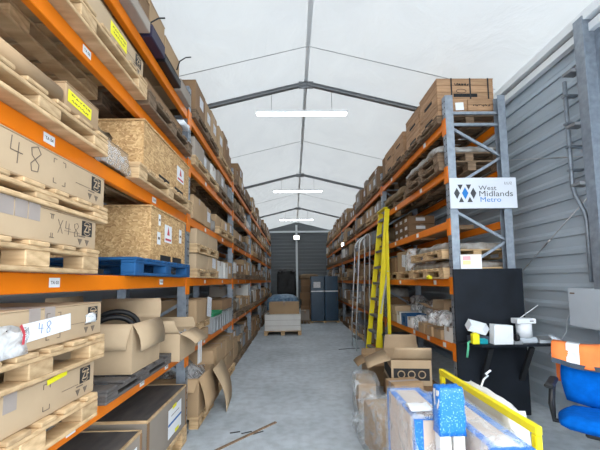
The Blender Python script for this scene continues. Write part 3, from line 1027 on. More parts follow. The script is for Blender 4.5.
r = open_carton(-1.62, -1.08, 2.40, 2.88, z + .085, .33, 'open tan carton with folded flaps holding black hoses', 'card_light', [('+x', .19, 166), ('-y', .17, 172), ('+y', .17, 30), ('-x', .19, 20)])
for k, (x, y, rad) in enumerate(((-1.30, 2.62, .15), (-1.34, 2.66, .165))):
    b = MB(); b.tube([(rad * math.cos(a), .04 * math.sin(2 * a), rad * math.sin(a) + rad) for a in [2 * math.pi * i / 28 for i in range(28)]], .020, 8, closed=True)
    tag(b.build('hose_coil', 'black_plastic', None, (x, y + .08 * k - .03, z + .145)), ['black hose coil in front inside the open carton', 'black hose coil at the rear inside the open carton'][k], 'hose')
r = open_carton(-1.50, -1.00, 3.14, 3.62, z, .24, 'open tan carton with bubble wrap against the post', 'card_light', [('+x', .16, 125), ('-y', .14, 30), ('+y', .10, 10), ('-x', .15, 30)])
b = MB(); b.lump(-.2, .2, -.22, .22, 0, .27, (7, 7, 4), .025, 11, drop=.4)
tag(b.build('bubble_wrap', 'film_thick', None, (-1.26, 3.38, z + .008)), 'crumpled clear bubble wrap bulging from open carton', 'bubble wrap')
carton(-1.84, -1.66, 2.42, 3.5, z + .14, .26, 'long tan carton behind the open cartons on first shelf', 'card_tan')
carton(-1.84, -1.64, 3.05, 3.62, z, .13, 'low brown carton under long carton at back of first shelf', 'card_brown') if False else None
pallet(-1.86, -1.655, 2.20, 3.60, z + .09 if False else z, 'narrow pallet piece at the back of first shelf', 'pine', h=.12) if False else None

# --- left floor, front bay: flat lidded crates


def lid_crate(x0, x1, y0, y1, z, h, label, lab):
    lx, ly = x1 - x0, y1 - y0
    r = thing('lidded_crate', label, 'crate', ((x0 + x1) / 2, (y0 + y1) / 2, z))
    b = MB(); b.cbox(-lx / 2, lx / 2, -ly / 2, ly / 2, 0, h - .02, .004); b.build('body', 'card_grey', r)
    b = MB(); b.cbox(-lx / 2 + .012, lx / 2 - .012, -ly / 2 + .012, ly / 2 - .012, h - .02, h - .004, .003); b.build('lid', 'black_wood', r)
    for s in (-1, 1):
        b = MB(); b.box(min(s * lx / 2, s * (lx / 2 - .012)), max(s * lx / 2, s * (lx / 2 - .012)), -ly / 2, ly / 2, h - .02, h); b.build('lid_edge', 'pine', r)
        b = MB(); b.box(-lx / 2 + .012, lx / 2 - .012, min(s * ly / 2, s * (ly / 2 - .012)), max(s * ly / 2, s * (ly / 2 - .012)), h - .02, h); b.build('lid_edge', 'pine', r)
        b = MB(); b.cbox(lx / 2 - .01, lx / 2 + .004, s * (ly / 2 - .015) - .015, s * (ly / 2 - .015) + .015, 0, h - .02, .002); b.build('corner_strip', 'card_brown', r)
    yy, w = lab
    decal('shipping_label', w, h * .62, 'paper', r, '+x', (lx / 2 + .005, yy, h * .48))
    for k, zz in enumerate((.78, .2)):
        decal('yellow_tape', .10, .03, 'yellow_label', r, '+x', (lx / 2 + .0065, yy + (.05 if k else -.02), h * zz))
    decal('print_band', w, .02, 'ink_blue', r, '+x', (lx / 2 + .0065, yy, h * .46), t=.0006)
    decal('print_band', w * .6, .006, 'ink_soft', r, '+x', (lx / 2 + .0065, yy, h * .62), t=.0006)
    return r


pallet(-1.84, -1.06, 2.62, 3.60, 0, 'pine pallet on the floor under labelled crate by post', h=.17)
lid_crate(-1.80, -1.07, 2.66, 3.58, .17, .38, 'black-topped crate with white blue label beside the post', (.12, .34))
pallet(-1.84, -1.06, 1.50, 2.58, 0, 'pine pallet on the floor under the nearest black-topped crate', h=.17)
lid_crate(-1.80, -1.07, 1.55, 2.56, .17, .36, 'nearest black-topped crate on the floor under the orange beam', (.24, .36))
b = MB(); b.prism([(-.05, 0), (.0, 0), (.16, .9), (.12, .92)], 0, -.003, .003)
o = b.build('splintered_board', 'old_wood', None, (-1.06, 3.25, .002)); o.rotation_euler = (0, math.radians(70), 0)
o.location = (-1.02, 3.02, .02); tag(o, 'splintered wood strip lying on floor by the post foot', 'wood strip')
b = MB(); b.lump(-.05, .05, -.07, .07, 0, .03, (4, 4, 2), .008, 14)
tag(b.build('teal_cloth', 'teal', None, (-0.90, 2.72, 0)), 'small teal cloth scrap on floor at the crate', 'cloth')

# --- left rack, second bay
z = top(-1, 2)
for k in range(2):
    zz = z + k * .278
    pallet(-1.82, -1.05, 3.86, 4.98, zz, ['pale pallet on second shelf carrying the two-carton pair, second bay', 'upper pale pallet of the stack on second shelf, second bay'][k], h=.10)
    for j in range(2):
        ya = 3.88 + j * .55
        c = big_carton(-1.78, -1.07, ya, ya + .53, zz + .102, .17,
                       [['nearer lower tan carton of the four stacked on second bay pallets', 'farther lower tan carton of the four stacked on second bay pallets'],
                        ['nearer upper tan carton of the four stacked on second bay pallets', 'farther upper tan carton of the four stacked on second bay pallets']][k][j], 'card_light', 'y', tape='tape_brown')
        if j == 0:
            b = MB(); b.box(-.20, -.03, -.05, .05, 0, .001); on_face(b.build('print_block', 'ink', c), '-y', (-.05, -.266, .085))
            lettering('ZF', .07, 'card_light', c, '-y', (-.165, -.268, .085))
        elif k == 0:
            decal('shipping_label', .2, .13, 'paper_print', c, '+x', (.356, .05, .095), -.05)


def label_for(kind, side, bay, lv, idx, layer):
    s = 'left' if side < 0 else 'right'
    shelf = 'on floor' if lv == 0 else 'on ' + SHELF[lv]
    lay = {0: '', 1: 'upper ', 2: 'topmost '}[layer]
    return f'{lay}{kind}, {ORD[idx]} one {shelf}, {s} rack {["front", "second", "third", "fourth", "fifth", "sixth"][bay]} bay'


KINDS = [('card_tan', 'tan carton', 5), ('card_brown', 'brown carton', 6), ('card_grey', 'greyish carton', 3), ('card_white', 'white carton', 1.3),
         ('grey_bin', 'grey storage bin', 1.6), ('sack', 'wrapped brown bundle', 2), ('film', 'film-wrapped load', 1.5)]


def pick(rr, allow=None):
    ks = [k for k in KINDS if allow is None or k[0] in allow]
    t = rr.uniform(0, sum(k[2] for k in ks))
    for k in ks:
        t -= k[2]
        if t <= 0: return k
    return ks[-1]


def bin_mesh(lx, ly, h):
    b = MB(); t = .015
    b.box(-lx / 2, lx / 2, -ly / 2, ly / 2, 0, .02)
    for s in (-1, 1):
        b.box(min(s * lx / 2, s * (lx / 2 - t)), max(s * lx / 2, s * (lx / 2 - t)), -ly / 2, ly / 2, .02, h)
        b.box(-lx / 2 + t, lx / 2 - t, min(s * ly / 2, s * (ly / 2 - t)), max(s * ly / 2, s * (ly / 2 - t)), .02, h)
        b.box(min(s * lx / 2, s * (lx / 2 + .012)), max(s * lx / 2, s * (lx / 2 + .012)), -ly / 2, ly / 2, h - .03, h)
        for yy in (-ly / 3, 0, ly / 3):
            b.box(min(s * lx / 2, s * (lx / 2 + .008)), max(s * lx / 2, s * (lx / 2 + .008)), yy - .01, yy + .01, .02, h - .03)
    return b


CNT = {}


def load(kind, side, xf, depth, y0, y1, z, h, bay, lv, layer, rr, lab=None):
    m, nm, _ = kind
    key = (nm, side, bay, lv, layer); idx = CNT.get(key, 0); CNT[key] = idx + 1
    label = lab or label_for(nm, side, bay, lv, min(idx, 8), layer)
    x0, x1 = sorted((side * xf, side * (xf + depth)))
    loc = ((x0 + x1) / 2, (y0 + y1) / 2, z)
    grp = f'goods in the {"left" if side < 0 else "right"} rack'
    lx, ly = x1 - x0, y1 - y0
    if m == 'sack' or m == 'film':
        b = MB(); b.lump(-lx / 2, lx / 2, -ly / 2, ly / 2, 0, h, (4, 6, 4), .02, rr.randint(0, 9999), drop=.3)
        return tag(b.build('wrapped_load' if m == 'film' else 'bundle', 'brown_sack' if m == 'sack' else 'grey_wrap', None, loc), label, 'bundle', grp)
    if m == 'grey_bin':
        return tag(bin_mesh(lx - .03, ly, h).build('storage_bin', 'grey_bin', None, loc), label, 'bin', grp)
    o = carton_mesh(lx, ly, h, None, rr.choice('xy'))
    if rr.random() < .55:                                     # white address label on the aisle face
        w = min(.16, ly * .5); hh = min(.13, h * .6); yy = rr.uniform(-.2, .2) * ly; zz = h * .55
        fx = -side * lx / 2
        o.box(min(fx, fx - side * .0015), max(fx, fx - side * .0015), yy - w / 2, yy + w / 2, zz - hh / 2, zz + hh / 2, 2)
    return tag(o.build('carton', [m, 'tape_brown', 'paper_print'], None, loc), label, 'carton', grp)


mat('grey_wrap', (0.42, 0.42, 0.41), 0.32, var=0.25, scale=9, col2=(0.2, 0.17, 0.13), bump=0.3, bscale=14)


def fill(side, bay, lv, y0, y1, hmax, seed, allow=None, pal=True, dbl=0.4, hmin=.18, xjit=.05, pm=None, front=None):
    """two pallets along the span, each with a row of goods, sometimes a second layer"""
    rr = random.Random(seed)
    xf = (LX if side < 0 else RX) - .04; z0 = top(side, lv); s = 'left' if side < 0 else 'right'
    n = max(1, round((y1 - y0) / 1.35)); step = (y1 - y0) / n
    for k in range(n):
        a, e = y0 + k * step + .03, y0 + (k + 1) * step - .03
        zz = z0
        if pal and rr.random() < .9:
            key = ('pal', side, bay, lv); idx = CNT.get(key, 0); CNT[key] = idx + 1
            x0, x1 = sorted((side * xf, side * (xf + .79)))
            lab = f'{ORD[idx]} wooden pallet {"on floor" if lv == 0 else "on " + SHELF[lv]}, {s} rack {["front", "second", "third", "fourth", "fifth", "sixth"][bay]} bay'
            pallet(x0, x1, a, e, zz, lab, pm or rr.choice(['old_wood', 'old_wood', 'pine']), .11, detail=(bay == (1 if side < 0 else 0)), group=f'pallets in the {s} rack')
            zz += .11
        y = a + .02; hb = rr.uniform(hmin, max(hmin + .03, min(hmax - (zz - z0), .42)))
        while y < e - .22:
            w = rr.uniform(.26, .62)
            if e - (y + w) < .22: w = e - .01 - y
            h = min(hmax - (zz - z0), hb * rr.uniform(.75, 1.1))
            if h < .06: break
            off = rr.uniform(0.0, xjit) + .015
            load(pick(rr, allow), side, xf + off, rr.uniform(.45, .68), y, y + w - .012, zz, h, bay, lv, 0, rr)
            rem = hmax - (zz - z0) - h
            if rem > .14 and rr.random() < dbl:
                h2 = min(rem - .01, rr.uniform(.12, .34))
                load(pick(rr, allow), side, xf + off + rr.uniform(0, .06), rr.uniform(.40, .58), y + .01, y + w - .03, zz + h + .002, h2, bay, lv, 1, rr)
            y += w


def gap(side, lv):
    lvl = L_LV if side < 0 else R_LV
    return (lvl[lv] - BH / 2 - top(side, lv) - .03) if lv < 5 else .62


CB = ('card_tan', 'card_brown', 'card_grey', 'card_white', 'grey_bin', 'film', 'sack')
CART = ('card_tan', 'card_brown', 'card_grey')
# second left bay, remaining shelves
fill(-1, 1, 5, 3.82, 6.44, .60, 101, CART, dbl=.6, hmin=.24)
fill(-1, 1, 4, 3.82, 6.44, gap(-1, 4), 102, ('card_grey', 'grey_bin', 'card_white', 'film'), dbl=.1)
fill(-1, 1, 3, 3.82, 6.44, gap(-1, 3), 103, ('card_tan', 'card_white', 'film'), dbl=0, hmin=.14)
fill(-1, 1, 2, 5.05, 6.44, .34, 104, ('grey_bin', 'card_white', 'card_tan'), dbl=0)
for bay in (2, 3, 4, 5):
    ya, yb = L_FR[bay + 1] + .08, L_FR[bay + 2] - .08
    for lv in range(0, 6):
        fill(-1, bay, lv, ya, yb, gap(-1, lv) if lv else .62, 200 + bay * 10 + lv, CART if lv == 5 else CB, dbl=.6 if lv in (5, 0) else .25, hmin=.22 if lv in (5, 0) else .16)

# second left bay, first shelf: carton on frame with papers, green tray, bins
z = top(-1, 1)
r = big_carton(-1.70, -1.06, 3.88, 4.42, z, .14, 'low tan carton under the paper-tagged one on second bay first shelf', 'card_tan', 'y')
pallet(-1.74, -1.085, 3.86, 4.62, z + .145, 'short pine pallet between two tan cartons, second bay first shelf', h=.09)
r = big_carton(-1.70, -1.06, 3.88, 4.50, z + .235, .26, 'tan carton with yellow and white tags on second bay first shelf', 'card_tan', 'y')
decal('paper_tag', .22, .24, 'paper_print', r, '+x', (.333, .22, .15), -.15)
decal('yellow_tag', .09, .05, 'yellow_label', r, '+x', (.324, .20, .20), -.1)
b = MB()
for k in range(3): b.prism([(-.06 + .045 * k, .0), (-.025 + .045 * k, .01), (-.015 + .045 * k, .30 - .03 * k), (-.05 + .045 * k, .29)], 0, .004 * k, .004 * k + .002)
tag(b.build('hanging_papers', 'paper', None, (-1.048, 3.96, z - .20)), 'white paper strips hanging over the beam past the post', 'paper')
b = bin_mesh(.55, .62, .22); tag(b.build('storage_bin', 'grey_metal', None, (-1.36, 5.05, z)), 'grey ribbed bin under the green tray on first shelf', 'bin')
b = MB(); b.cbox(-.28, .28, -.30, .30, 0, .03, .006)
for s in (-1, 1): b.box(-.28, .28, s * .30 - .008, s * .30 + .008, .03, .05); b.box(s * .28 - .008, s * .28 + .008, -.29, .29, .03, .05)
tag(b.build('plastic_tray', 'green_plastic', None, (-1.36, 5.05, z + .222)), 'green plastic tray on the grey ribbed bin', 'tray')
b = MB(); b.lump(-.15, .15, -.16, .16, 0, .13, (5, 5, 3), .02, 21); tag(b.build('blue_bag', 'blue_bag', None, (-1.40, 4.95, z + .256)), 'bright blue bag lying in green tray', 'bag')
for k in range(2):
    b = bin_mesh(.5, .44, .24); tag(b.build('storage_bin', 'grey_metal', None, (-1.35, 5.65 + .48 * k, z)), ['grey ribbed bin beside the green tray bin', 'grey ribbed bin beyond its twin at second bay end'][k], 'bin')
carton(-1.7, -1.1, 5.45, 6.3, z + .25, .16, 'brown carton on the two grey ribbed bins, second bay', 'card_brown')
# second left bay floor: draped cardboard and carton stack
pallet(-1.78, -1.02, 3.86, 4.60, 0, 'pine pallet on floor under ragged open carton', h=.12)
r = open_carton(-1.70, -1.03, 3.88, 4.56, .12, .40, 'ragged open carton full of waste beside the first post', 'card_tan', [('+x', .38, 168), ('-y', .15, 150), ('+y', .18, 40), ('-x', .2, 30)])
b = MB(); b.lump(-.28, .28, -.28, .28, 0, .5, (6, 6, 4), .04, 31, drop=.4); tag(b.build('waste_wrap', 'film_thick', None, (-1.36, 4.22, .128)), 'crumpled packing waste filling the ragged open carton', 'packing waste')
b = MB(); n = 8
for i in range(n + 1):
    f = i / n; b.v += [(.02 + .16 * f + .05 * math.sin(f * 3), -.28, .50 * (1 - f) ** 1.0), (.02 + .12 * f + .05 * math.sin(f * 3), .28, .50 * (1 - f))]
for i in range(n): b.f.append((2 * i, 2 * i + 1, 2 * i + 3, 2 * i + 2)); b.m.append(0); b.sm.append(True)
o = b.build('cardboard_sheet', 'card_light', None, (-1.0, 4.62, .006)); md = o.modifiers.new('thickness', 'SOLIDIFY'); md.thickness = .006; md.offset = 1
tag(o, 'bent cardboard sheet leaning into aisle by ragged carton', 'cardboard')
for k in range(2):
    for j in range(2):
        carton(-1.74, -1.08, 4.98 + .72 * j, 5.66 + .72 * j, .122 + .263 * k, .26, f'{["lower", "upper"][k]} {["nearer", "farther"][j]} tan carton stacked on floor in second left bay', 'card_tan', axis='x')
pallet(-1.78, -1.05, 4.95, 6.40, 0, 'long pallet under the four floor cartons, second left bay', 'pine', h=.12)

# --- right rack
z = top(1, 5)
pallet(RX - .06, RX + .75, 4.02, 5.25, z, 'pallet carrying the strapped wooden boxes on right top shelf', 'old_wood', h=.10)


zb = z + .10
for k in range(2):
    r = wood_box(RX - .03 + .37 * k, RX + .33 + .37 * k, 4.04, 4.62, zb, .21,
             ['lower left wooden box with white label on right top shelf', 'lower right wooden box with printed name on right top shelf'][k], [None, ('', .2)][k])
    if k == 0: decal('paper_label', .10, .095, 'paper', r, '-y', (.085, -.292, .12), .05)
r = wood_box(RX - .03, RX + .66, 4.04, 4.62, zb + .212, .26, 'wide strapped wooden box on top of the pair on right top shelf')
for x in (-.17, .06, .28):
    b = MB(); b.box(x - .008, x + .008, -.2965, .2965, .260, .2625); b.box(x - .008, x + .008, -.2975, -.2945, 0, .2625); b.build('strap', 'ink', r)
scribble(r, '-y', (-.05, -.293, .185), .16, 0, .035, 'ink', 4)
b = MB(); b.tube([(.06 * math.cos(a), .025 * math.sin(a), 0) for a in [2 * math.pi * i / 20 for i in range(20)]], .003, 5, closed=True)
on_face(b.build('oval_mark', 'ink', r), '-y', (-.05, -.293, .10))
for j, (ya, yb) in enumerate(((4.64, 5.22), (5.36, 5.90), (5.92, 6.46))):
    zz = zb
    if j == 1: pallet(RX - .06, RX + .75, 5.32, 6.78, z, 'second old pallet of boxes on right top shelf', 'old_wood', h=.10)
    wood_box(RX - .03, RX + .55, ya, yb, zz, .22, ['lower wooden box just behind the strapped ones', 'lower wooden box in middle of right top shelf front bay', 'lower wooden box at far part of right top shelf front bay'][j])
    wood_box(RX - .03, RX + .55, ya + .01, yb - .01, zz + .222, [.22, .17, .17][j], ['upper wooden box just behind the strapped ones', 'upper wooden box in middle of right top shelf front bay', 'upper wooden box at far part of right top shelf front bay'][j])
carton(RX - .01, RX + .5, 6.50, 6.74, zb, .40, 'narrow brown carton at end of right front top shelf', 'card_brown')

# right fourth shelf: stacked pallets with wrapped flat goods
z = top(1, 4)
pallet(RX - .06, RX + .75, 4.03, 5.30, z, 'lower grey pallet on right fourth shelf above the sign', 'old_wood', h=.12)
pallet(RX - .05, RX + .74, 4.08, 5.26, z + .122, 'upper grey pallet on right fourth shelf above the sign', 'old_wood', h=.12)
b = MB(); b.lump(-.40, .38, -.60, .58, 0, .10, (7, 9, 3), .02, 41); tag(b.build('wrapped_load', 'grey_wrap', None, (RX + .35, 4.66, z + .244)), 'film-wrapped flat load on pallets above the sign', 'wrapped load')
pallet(RX + .0, RX + .76, 5.45, 6.75, z, 'worn pallet at far end of right fourth shelf front bay', 'old_wood', h=.12)
b = MB(); b.lump(-.38, .38, -.58, .58, 0, .14, (6, 8, 3), .025, 42); tag(b.build('wrapped_load', 'brown_sack', None, (RX + .35, 6.10, z + .122)), 'brown wrapped load on worn pallet, right fourth shelf', 'wrapped load')

# right third shelf: grid of small cartons at the back
z = top(1, 3)
for k in range(3):
    for j in range(3):
        ya = 5.95 + j * .28
        c = carton(RX + .20, RX + .66, ya, ya + .265, z + .142 * k, .14, f'{["bottom", "middle", "top"][k]} row {["nearest", "middle", "farthest"][j]} brown carton of the nine on third shelf', 'card_brown')
        decal('paper_label', .13, .055, 'paper', c, '-x', (-.2325, 0.0, .08))
        decal('paper_label', .16, .055, 'paper', c, '-y', (-.02, -.1345, .08)) if j == 0 else None
carton(RX + .35, RX + .68, 4.7, 5.7, z, .06, 'flat tan carton lying alone on right third shelf', 'card_tan')

# right second shelf: pallets, wrapped goods, labelled carton
z = top(1, 2)
pallet(RX - .06, RX + .77, 4.04, 5.22, z, 'lower pallet on right second shelf beside the rack post', 'pine', h=.13)
b = MB(); b.lump(-.36, .40, -.52, .55, 0, .10, (6, 8, 3), .02, 43); tag(b.build('wrapped_load', 'grey_wrap', None, (RX + .36, 4.62, z + .131)), 'lower film-wrapped flat load between second shelf pallets', 'wrapped load')
pallet(RX - .06, RX + .80, 4.06, 5.15, z + .235, 'upper pallet on right second shelf carrying wrapped sheets', 'pine', h=.11)
b = MB(); b.lump(-.36, .40, -.50, .50, 0, .10, (7, 8, 3), .02, 44); tag(b.build('wrapped_load', 'pink_wrap' if 'pink_wrap' in MATS else 'grey_wrap', None, (RX + .36, 4.60, z + .347)), 'upper film-wrapped sheets load with pinkish bags, second shelf', 'wrapped load')
for j in range(1):
    pallet(RX + .0, RX + .76, 5.32, 6.78, z, 'pallet under labelled carton on right second shelf', 'pine', h=.13)
r = big_carton(RX + .01, RX + .60, 5.34, 6.04, z + .13, .33, 'tan carton with white label and film on right second shelf', 'card_tan', 'y')
decal('shipping_label', .22, .20, 'paper_print', r, '-x', (-.298, -.02, .17), -.1)
b = MB(); b.lump(-.33, .33, -.10, .10, -.005, .345, (4, 4, 4), .008, 45, drop=.02); o = b.build('stretch_film', 'film_thick', r, (0, -.26, .006))
carton(RX, RX + .5, 6.1, 6.6, z + .13, .26, 'brown carton behind the ladder on right second shelf', 'card_brown')
for yy, lab in ((4.40, 'small yellow sachet under lower second shelf pallet edge'), (4.75, 'small yellow tag on the upper second shelf pallet')):
    b = MB(); b.lump(-.012, .03, -.05, .05, 0, .055, (2, 3, 2), .006, 3); tag(b.build('yellow_sachet', 'yellow_label', None, (RX - .075 - .02, yy, z + (.0 if yy < 4.5 else .348))), lab, 'sachet') if yy < 4.5 else None

# right first shelf: many small cartons and wrapped things
z = top(1, 1)
rr = random.Random(77)
BOX1 = [(4.05, 4.28, .05, .20, .17, 'card_white', 'white carton nearest the post on right first shelf'), (4.30, 4.52, .02, .22, .12, 'card_tan', 'low tan carton second from post on right first shelf'),
        (4.54, 4.76, .0, .24, .13, 'card_tan', 'low tan carton third from post on right first shelf'), (4.78, 5.02, .0, .24, .14, 'card_tan', 'low tan carton fourth from post on right first shelf'),
        (5.86, 6.06, .0, .30, .20, 'card_white', 'white printed carton beside blue crate on first shelf'),
        (5.36, 5.56, .02, .25, .16, 'card_white', 'pale carton left of the small cartons on first shelf')]
for ya, yb, xa, d, h, m, lab in BOX1:
    carton(RX - .03 + xa, RX - .03 + xa + d, ya, yb, z, h, lab, m, axis='x')
carton(RX + .34, RX + .66, 4.10, 4.45, z, .40, 'tall tan carton standing behind the white one on first shelf', 'card_tan')
b = MB(); b.cbox(-.13, .13, -.12, .12, 0, .40, .006); b.box(-.1315, -.13, -.12, .12, .16, .36, 1); b.box(-.10, .10, -.1215, -.12, .05, .15, 2)
tag(b.build('carton', ['card_tan', 'ink', 'ink_blue'], None, (RX + .43, 4.60, z)), 'tan carton with black and blue print on first shelf', 'carton')
o = open_carton(RX + .24, RX + .60, 4.78, 5.14, z, .30, 'open tan carton with raised flap on right first shelf', 'card_light', [('-x', .26, 65), ('+y', .15, 20), ('-y', .15, -20)])
b = MB()
for s in (-1, 1):
    b.box(-.16, .16, s * .12 - .01, s * .12 + .01, .0, .19)
    b.box(min(s * .16, s * .15), max(s * .16, s * .15), -.11, -.05, 0, .19); b.box(min(s * .16, s * .15), max(s * .16, s * .15), .05, .11, 0, .19)
    b.box(min(s * .16, s * .15), max(s * .16, s * .15), -.05, .05, .15, .19); b.box(min(s * .16, s * .15), max(s * .16, s * .15), -.05, .05, 0, .05)
b.box(-.15, .15, -.11, .11, 0, .01)
tag(b.build('plastic_crate', 'blue_crate' if 'blue_crate' in MATS else 'blue_wood', None, (RX + .14, 5.70, z)), 'small blue plastic crate on the right first shelf', 'crate')
for k, (yy, zz) in enumerate(((6.18, 0), (6.36, 0), (6.54, 0), (6.27, .142), (6.46, .142))):
    carton(RX - .02, RX + .26, yy - .085, yy + .085, z + zz, .14, f'{ORD[k]} small light carton of the pile beside ladder', 'card_light', axis='x')
for k, (xx, yy, zz, sx, sy, sz) in enumerate(((RX + .10, 4.42, .16, .30, .40, .17), (RX + .50, 5.65, .0, .34, .40, .42), (RX + .44, 6.25, .0, .30, .60, .46), (RX + .09, 5.16, .0, .22, .24, .22))):
    b = MB(); b.lump(-sx / 2, sx / 2, -sy / 2, sy / 2, 0, sz, (6, 6, 4), .03, 50 + k, drop=.35)
    tag(b.build('plastic_wrap', 'film_thick', None, (xx, yy, z + zz + (.012 if k == 0 else 0))), ['crumpled clear wrap over low cartons near the post', 'big heap of clear wrap behind the blue crate', 'heap of clear wrap behind the small light cartons', 'clear bag of parts between cartons on first shelf'][k], 'plastic wrap')
b = MB(); b.lump(-.06, .06, -.05, .05, 0, .10, (3, 3, 3), .008, 60); tag(b.build('yellow_sachet', 'yellow_label', None, (RX - .01, 4.20 + .14, z + .175 - .05)), 'small yellow bag on low cartons by the post', 'bag') if False else None

# right bays beyond
for bay in (1, 2, 3, 4):
    ya, yb = R_FR[bay] + .08, R_FR[bay + 1] - .08
    for lv in range(0, 6):
        fill(1, bay, lv, ya, yb, gap(1, lv) if lv else .60, 600 + bay * 10 + lv, CART if lv == 5 else CB, dbl=.6 if lv == 5 else .25, hmin=.24 if lv == 5 else .16)

# ------------------------------------------------------------------ sign on the rack end
s = thing('rack_sign', 'white West Midlands Metro sign fixed on the end of the right rack', 'sign', (2.175, 3.88, 2.345))
b = MB(); b.cbox(-.385, .385, -.006, .006, 0, .355, .003); b.build('panel', 'sign_white', s)
K = .77 / 497.0


def sp(px, py): return ((px - 297) * K, (292 - py) * K)


logo = [('metro_grey', [(78, 178), (100, 138), (122, 178), (100, 222)]), ('metro_blue', [(137, 178), (161, 134), (185, 178), (161, 224)]),
        ('metro_grey', [(200, 178), (222, 138), (244, 178), (222, 222)]), ('metro_grey', [(106, 114), (146, 114), (126, 154)]),
        ('metro_grey', [(168, 114), (208, 114), (188, 154)]), ('metro_grey', [(112, 245), (150, 245), (131, 205)]), ('metro_grey', [(174, 245), (214, 245), (194, 205)])]
for m, pts in logo:
    b = MB(); b.prism([sp(*p) for p in reversed(pts)], 2, 0, .001)
    on_face(b.build('logo_shape', m, s), '-y', (0, -.0062, 0))
for t, px0, px1, py, m in (('West', 262, 395, 140, 'metro_grey'), ('Midlands', 265, 515, 183, 'metro_grey'), ('Metro', 272, 425, 227, 'metro_blue'), ('LU2', 458, 512, 105, 'metro_grey')):
    x, zz = sp((px0 + px1) / 2, py)
    lettering(t, (px1 - px0) * K, m, s, '-y', (x, -.0070, zz), ky=.82, bold=0.0)

# ------------------------------------------------------------------ black desk board and shelf
d = thing('wall_desk', 'black desk board with narrow shelf on the rack end', 'desk', (2.17, 3.88, 0))
b = MB(); b.cbox(-.39, .39, -.012, .012, .07, 1.66, .003); b.build('back_board', 'black_board', d)
b = MB(); b.prism([(-.38, -.013), (.66, -.013), (.60, -.26), (-.24, -.26)][::-1], 2, .845, .868); b.build('shelf', 'black_board', d)
for x in (-.13, .30):
    b = MB(); b.bar((x, -.02, .45), (x, -.22, .83), .03, .05, ref=(1, 0, 0)); b.build('bracket', 'black_plastic', d)
zt = .8685
b = MB()
b.cbox(-.10, .10, -.05, .05, 0, .012, .003); b.box(-.10, -.094, -.05, .05, .012, .09); b.box(.094, .10, -.05, .05, .012, .09); b.box(-.094, .094, .044, .05, .012, .09)
o = b.build('document_tray', 'white_plastic', None, (1.955, 3.80, zt + .125)); o.rotation_euler = (math.radians(30), math.radians(16), 0)
tag(o, 'white document tray tilted on the black desk shelf', 'tray')
b = MB(); b.cbox(-.10, .10, -.05, .05, 0, .07, .006)
tag(b.build('tool_case', 'navy_trim', None, (1.98, 3.79, zt)), 'dark case under the tilted white tray', 'case')
b = MB(); b.cbox(-.035, .035, -.03, .03, 0, .105, .006); b.cbox(-.02, .02, -.02, .02, .105, .118, .004)
tag(b.build('yellow_box', 'yellow_label', None, (1.90, 3.70, zt)), 'small yellow box at left end of desk shelf', 'box')
b = MB(); b.cbox(-.045, .045, -.03, .03, 0, .05, .006); b.box(-.03, .03, -.015, .015, .05, .058)
tag(b.build('teal_box', 'teal', None, (1.975, 3.70, zt)), 'small teal box between yellow box and white case', 'box')
b = MB(); b.prism([(-.10, 0), (.10, 0), (.105, .19), (-.09, .205)], 1, -.045, .045); b.box(-.08, .085, -.047, -.0455, .02, .17)
tag(b.build('white_case', 'white_plastic', None, (2.17, 3.69, zt)), 'white upright file box on desk shelf', 'file box')
r = thing('label_printer', 'white label roll dispenser with flat cap on the desk shelf', 'dispenser', (2.45, 3.74, zt))
b = MB(); b.tube([(0, 0, .06), (0, 0, .20)], .075, 20); b.build('roll', 'white_plastic', r)
b = MB(); b.cbox(-.10, .10, -.06, .06, .202, .255, .006); b.box(.03, .07, -.0615, -.06, .225, .235, 1); b.build('cap', ['white_plastic', 'ink'], r)
b = MB(); b.cbox(-.10, .10, -.07, .07, 0, .058, .01); b.build('base', 'clear_grey', r)
b = MB(); b.tube([(0, 0, 0), (.20, 0, .13)], .004, 6)
tag(b.build('thin_rod', 'white_plastic', None, (2.42, 3.74, zt + .26)), 'thin white rod sticking up from the dispenser', 'rod')
r = thing('tape_dispenser', 'dark grey tape dispenser in the middle of desk shelf', 'dispenser', (2.315, 3.66, zt))
b = MB(); b.cbox(-.045, .045, -.04, .04, 0, .03, .006); b.build('base', 'grey_bin', r)
b = MB(); b.tube([(-.015, 0, .065), (.015, 0, .065)], .036, 14); b.build('tape_roll', 'black_plastic', r)
r = thing('desk_scale', 'grey flat weighing scale at right end of desk shelf', 'scale', (2.66, 3.75, zt))
b = MB(); b.cbox(-.10, .10, -.09, .09, 0, .035, .006); b.build('base', 'clear_grey', r)
b = MB(); b.cbox(-.11, .10, -.095, .095, .04, .05, .003); b.build('pan', 'grey_metal', r)
b = MB(); n = 8
for i in range(n + 1):
    f = i / n; x = .24 * f; zz = .05 + .02 * f - .24 * f * f
    b.v += [(x, -.07, zz - .03), (x + .04, .05, zz + .01)]
for i in range(n): b.f.append((2 * i, 2 * i + 2, 2 * i + 3, 2 * i + 1)); b.m.append(0); b.sm.append(True)
o = b.build('flat_strap', 'clear_grey', None, (2.58, 3.58, zt + .05)); md = o.modifiers.new('thickness', 'SOLIDIFY'); md.thickness = .004
tag(o, 'flat grey strap hanging off right end of desk shelf', 'strap')
b = MB(); b.tube([(.05, .03, .016), (.0, .0, .016), (-.025, -.02, .01), (-.035, -.03, -.05), (-.05, -.03, -.14)], .012, 8)
tag(b.build('green_strap', 'green_strap', None, (1.862, 3.745, zt - .001)), 'green twisted strap hanging at left end of shelf', 'strap')
c = thing('notice_sheet', 'white notice with coloured bars propped above the desk board', 'notice', (2.00, 3.895, 1.662))
b = MB(); b.box(-.12, .12, -.004, .001, 0, .16); b.build('sheet', 'paper', c)
for m, zz in (('pale_red', .15), ('pale_yellow', .10)): decal('colour_bar', .09, .045, m, c, '-y', (-.05, -.0045, zz - .03))

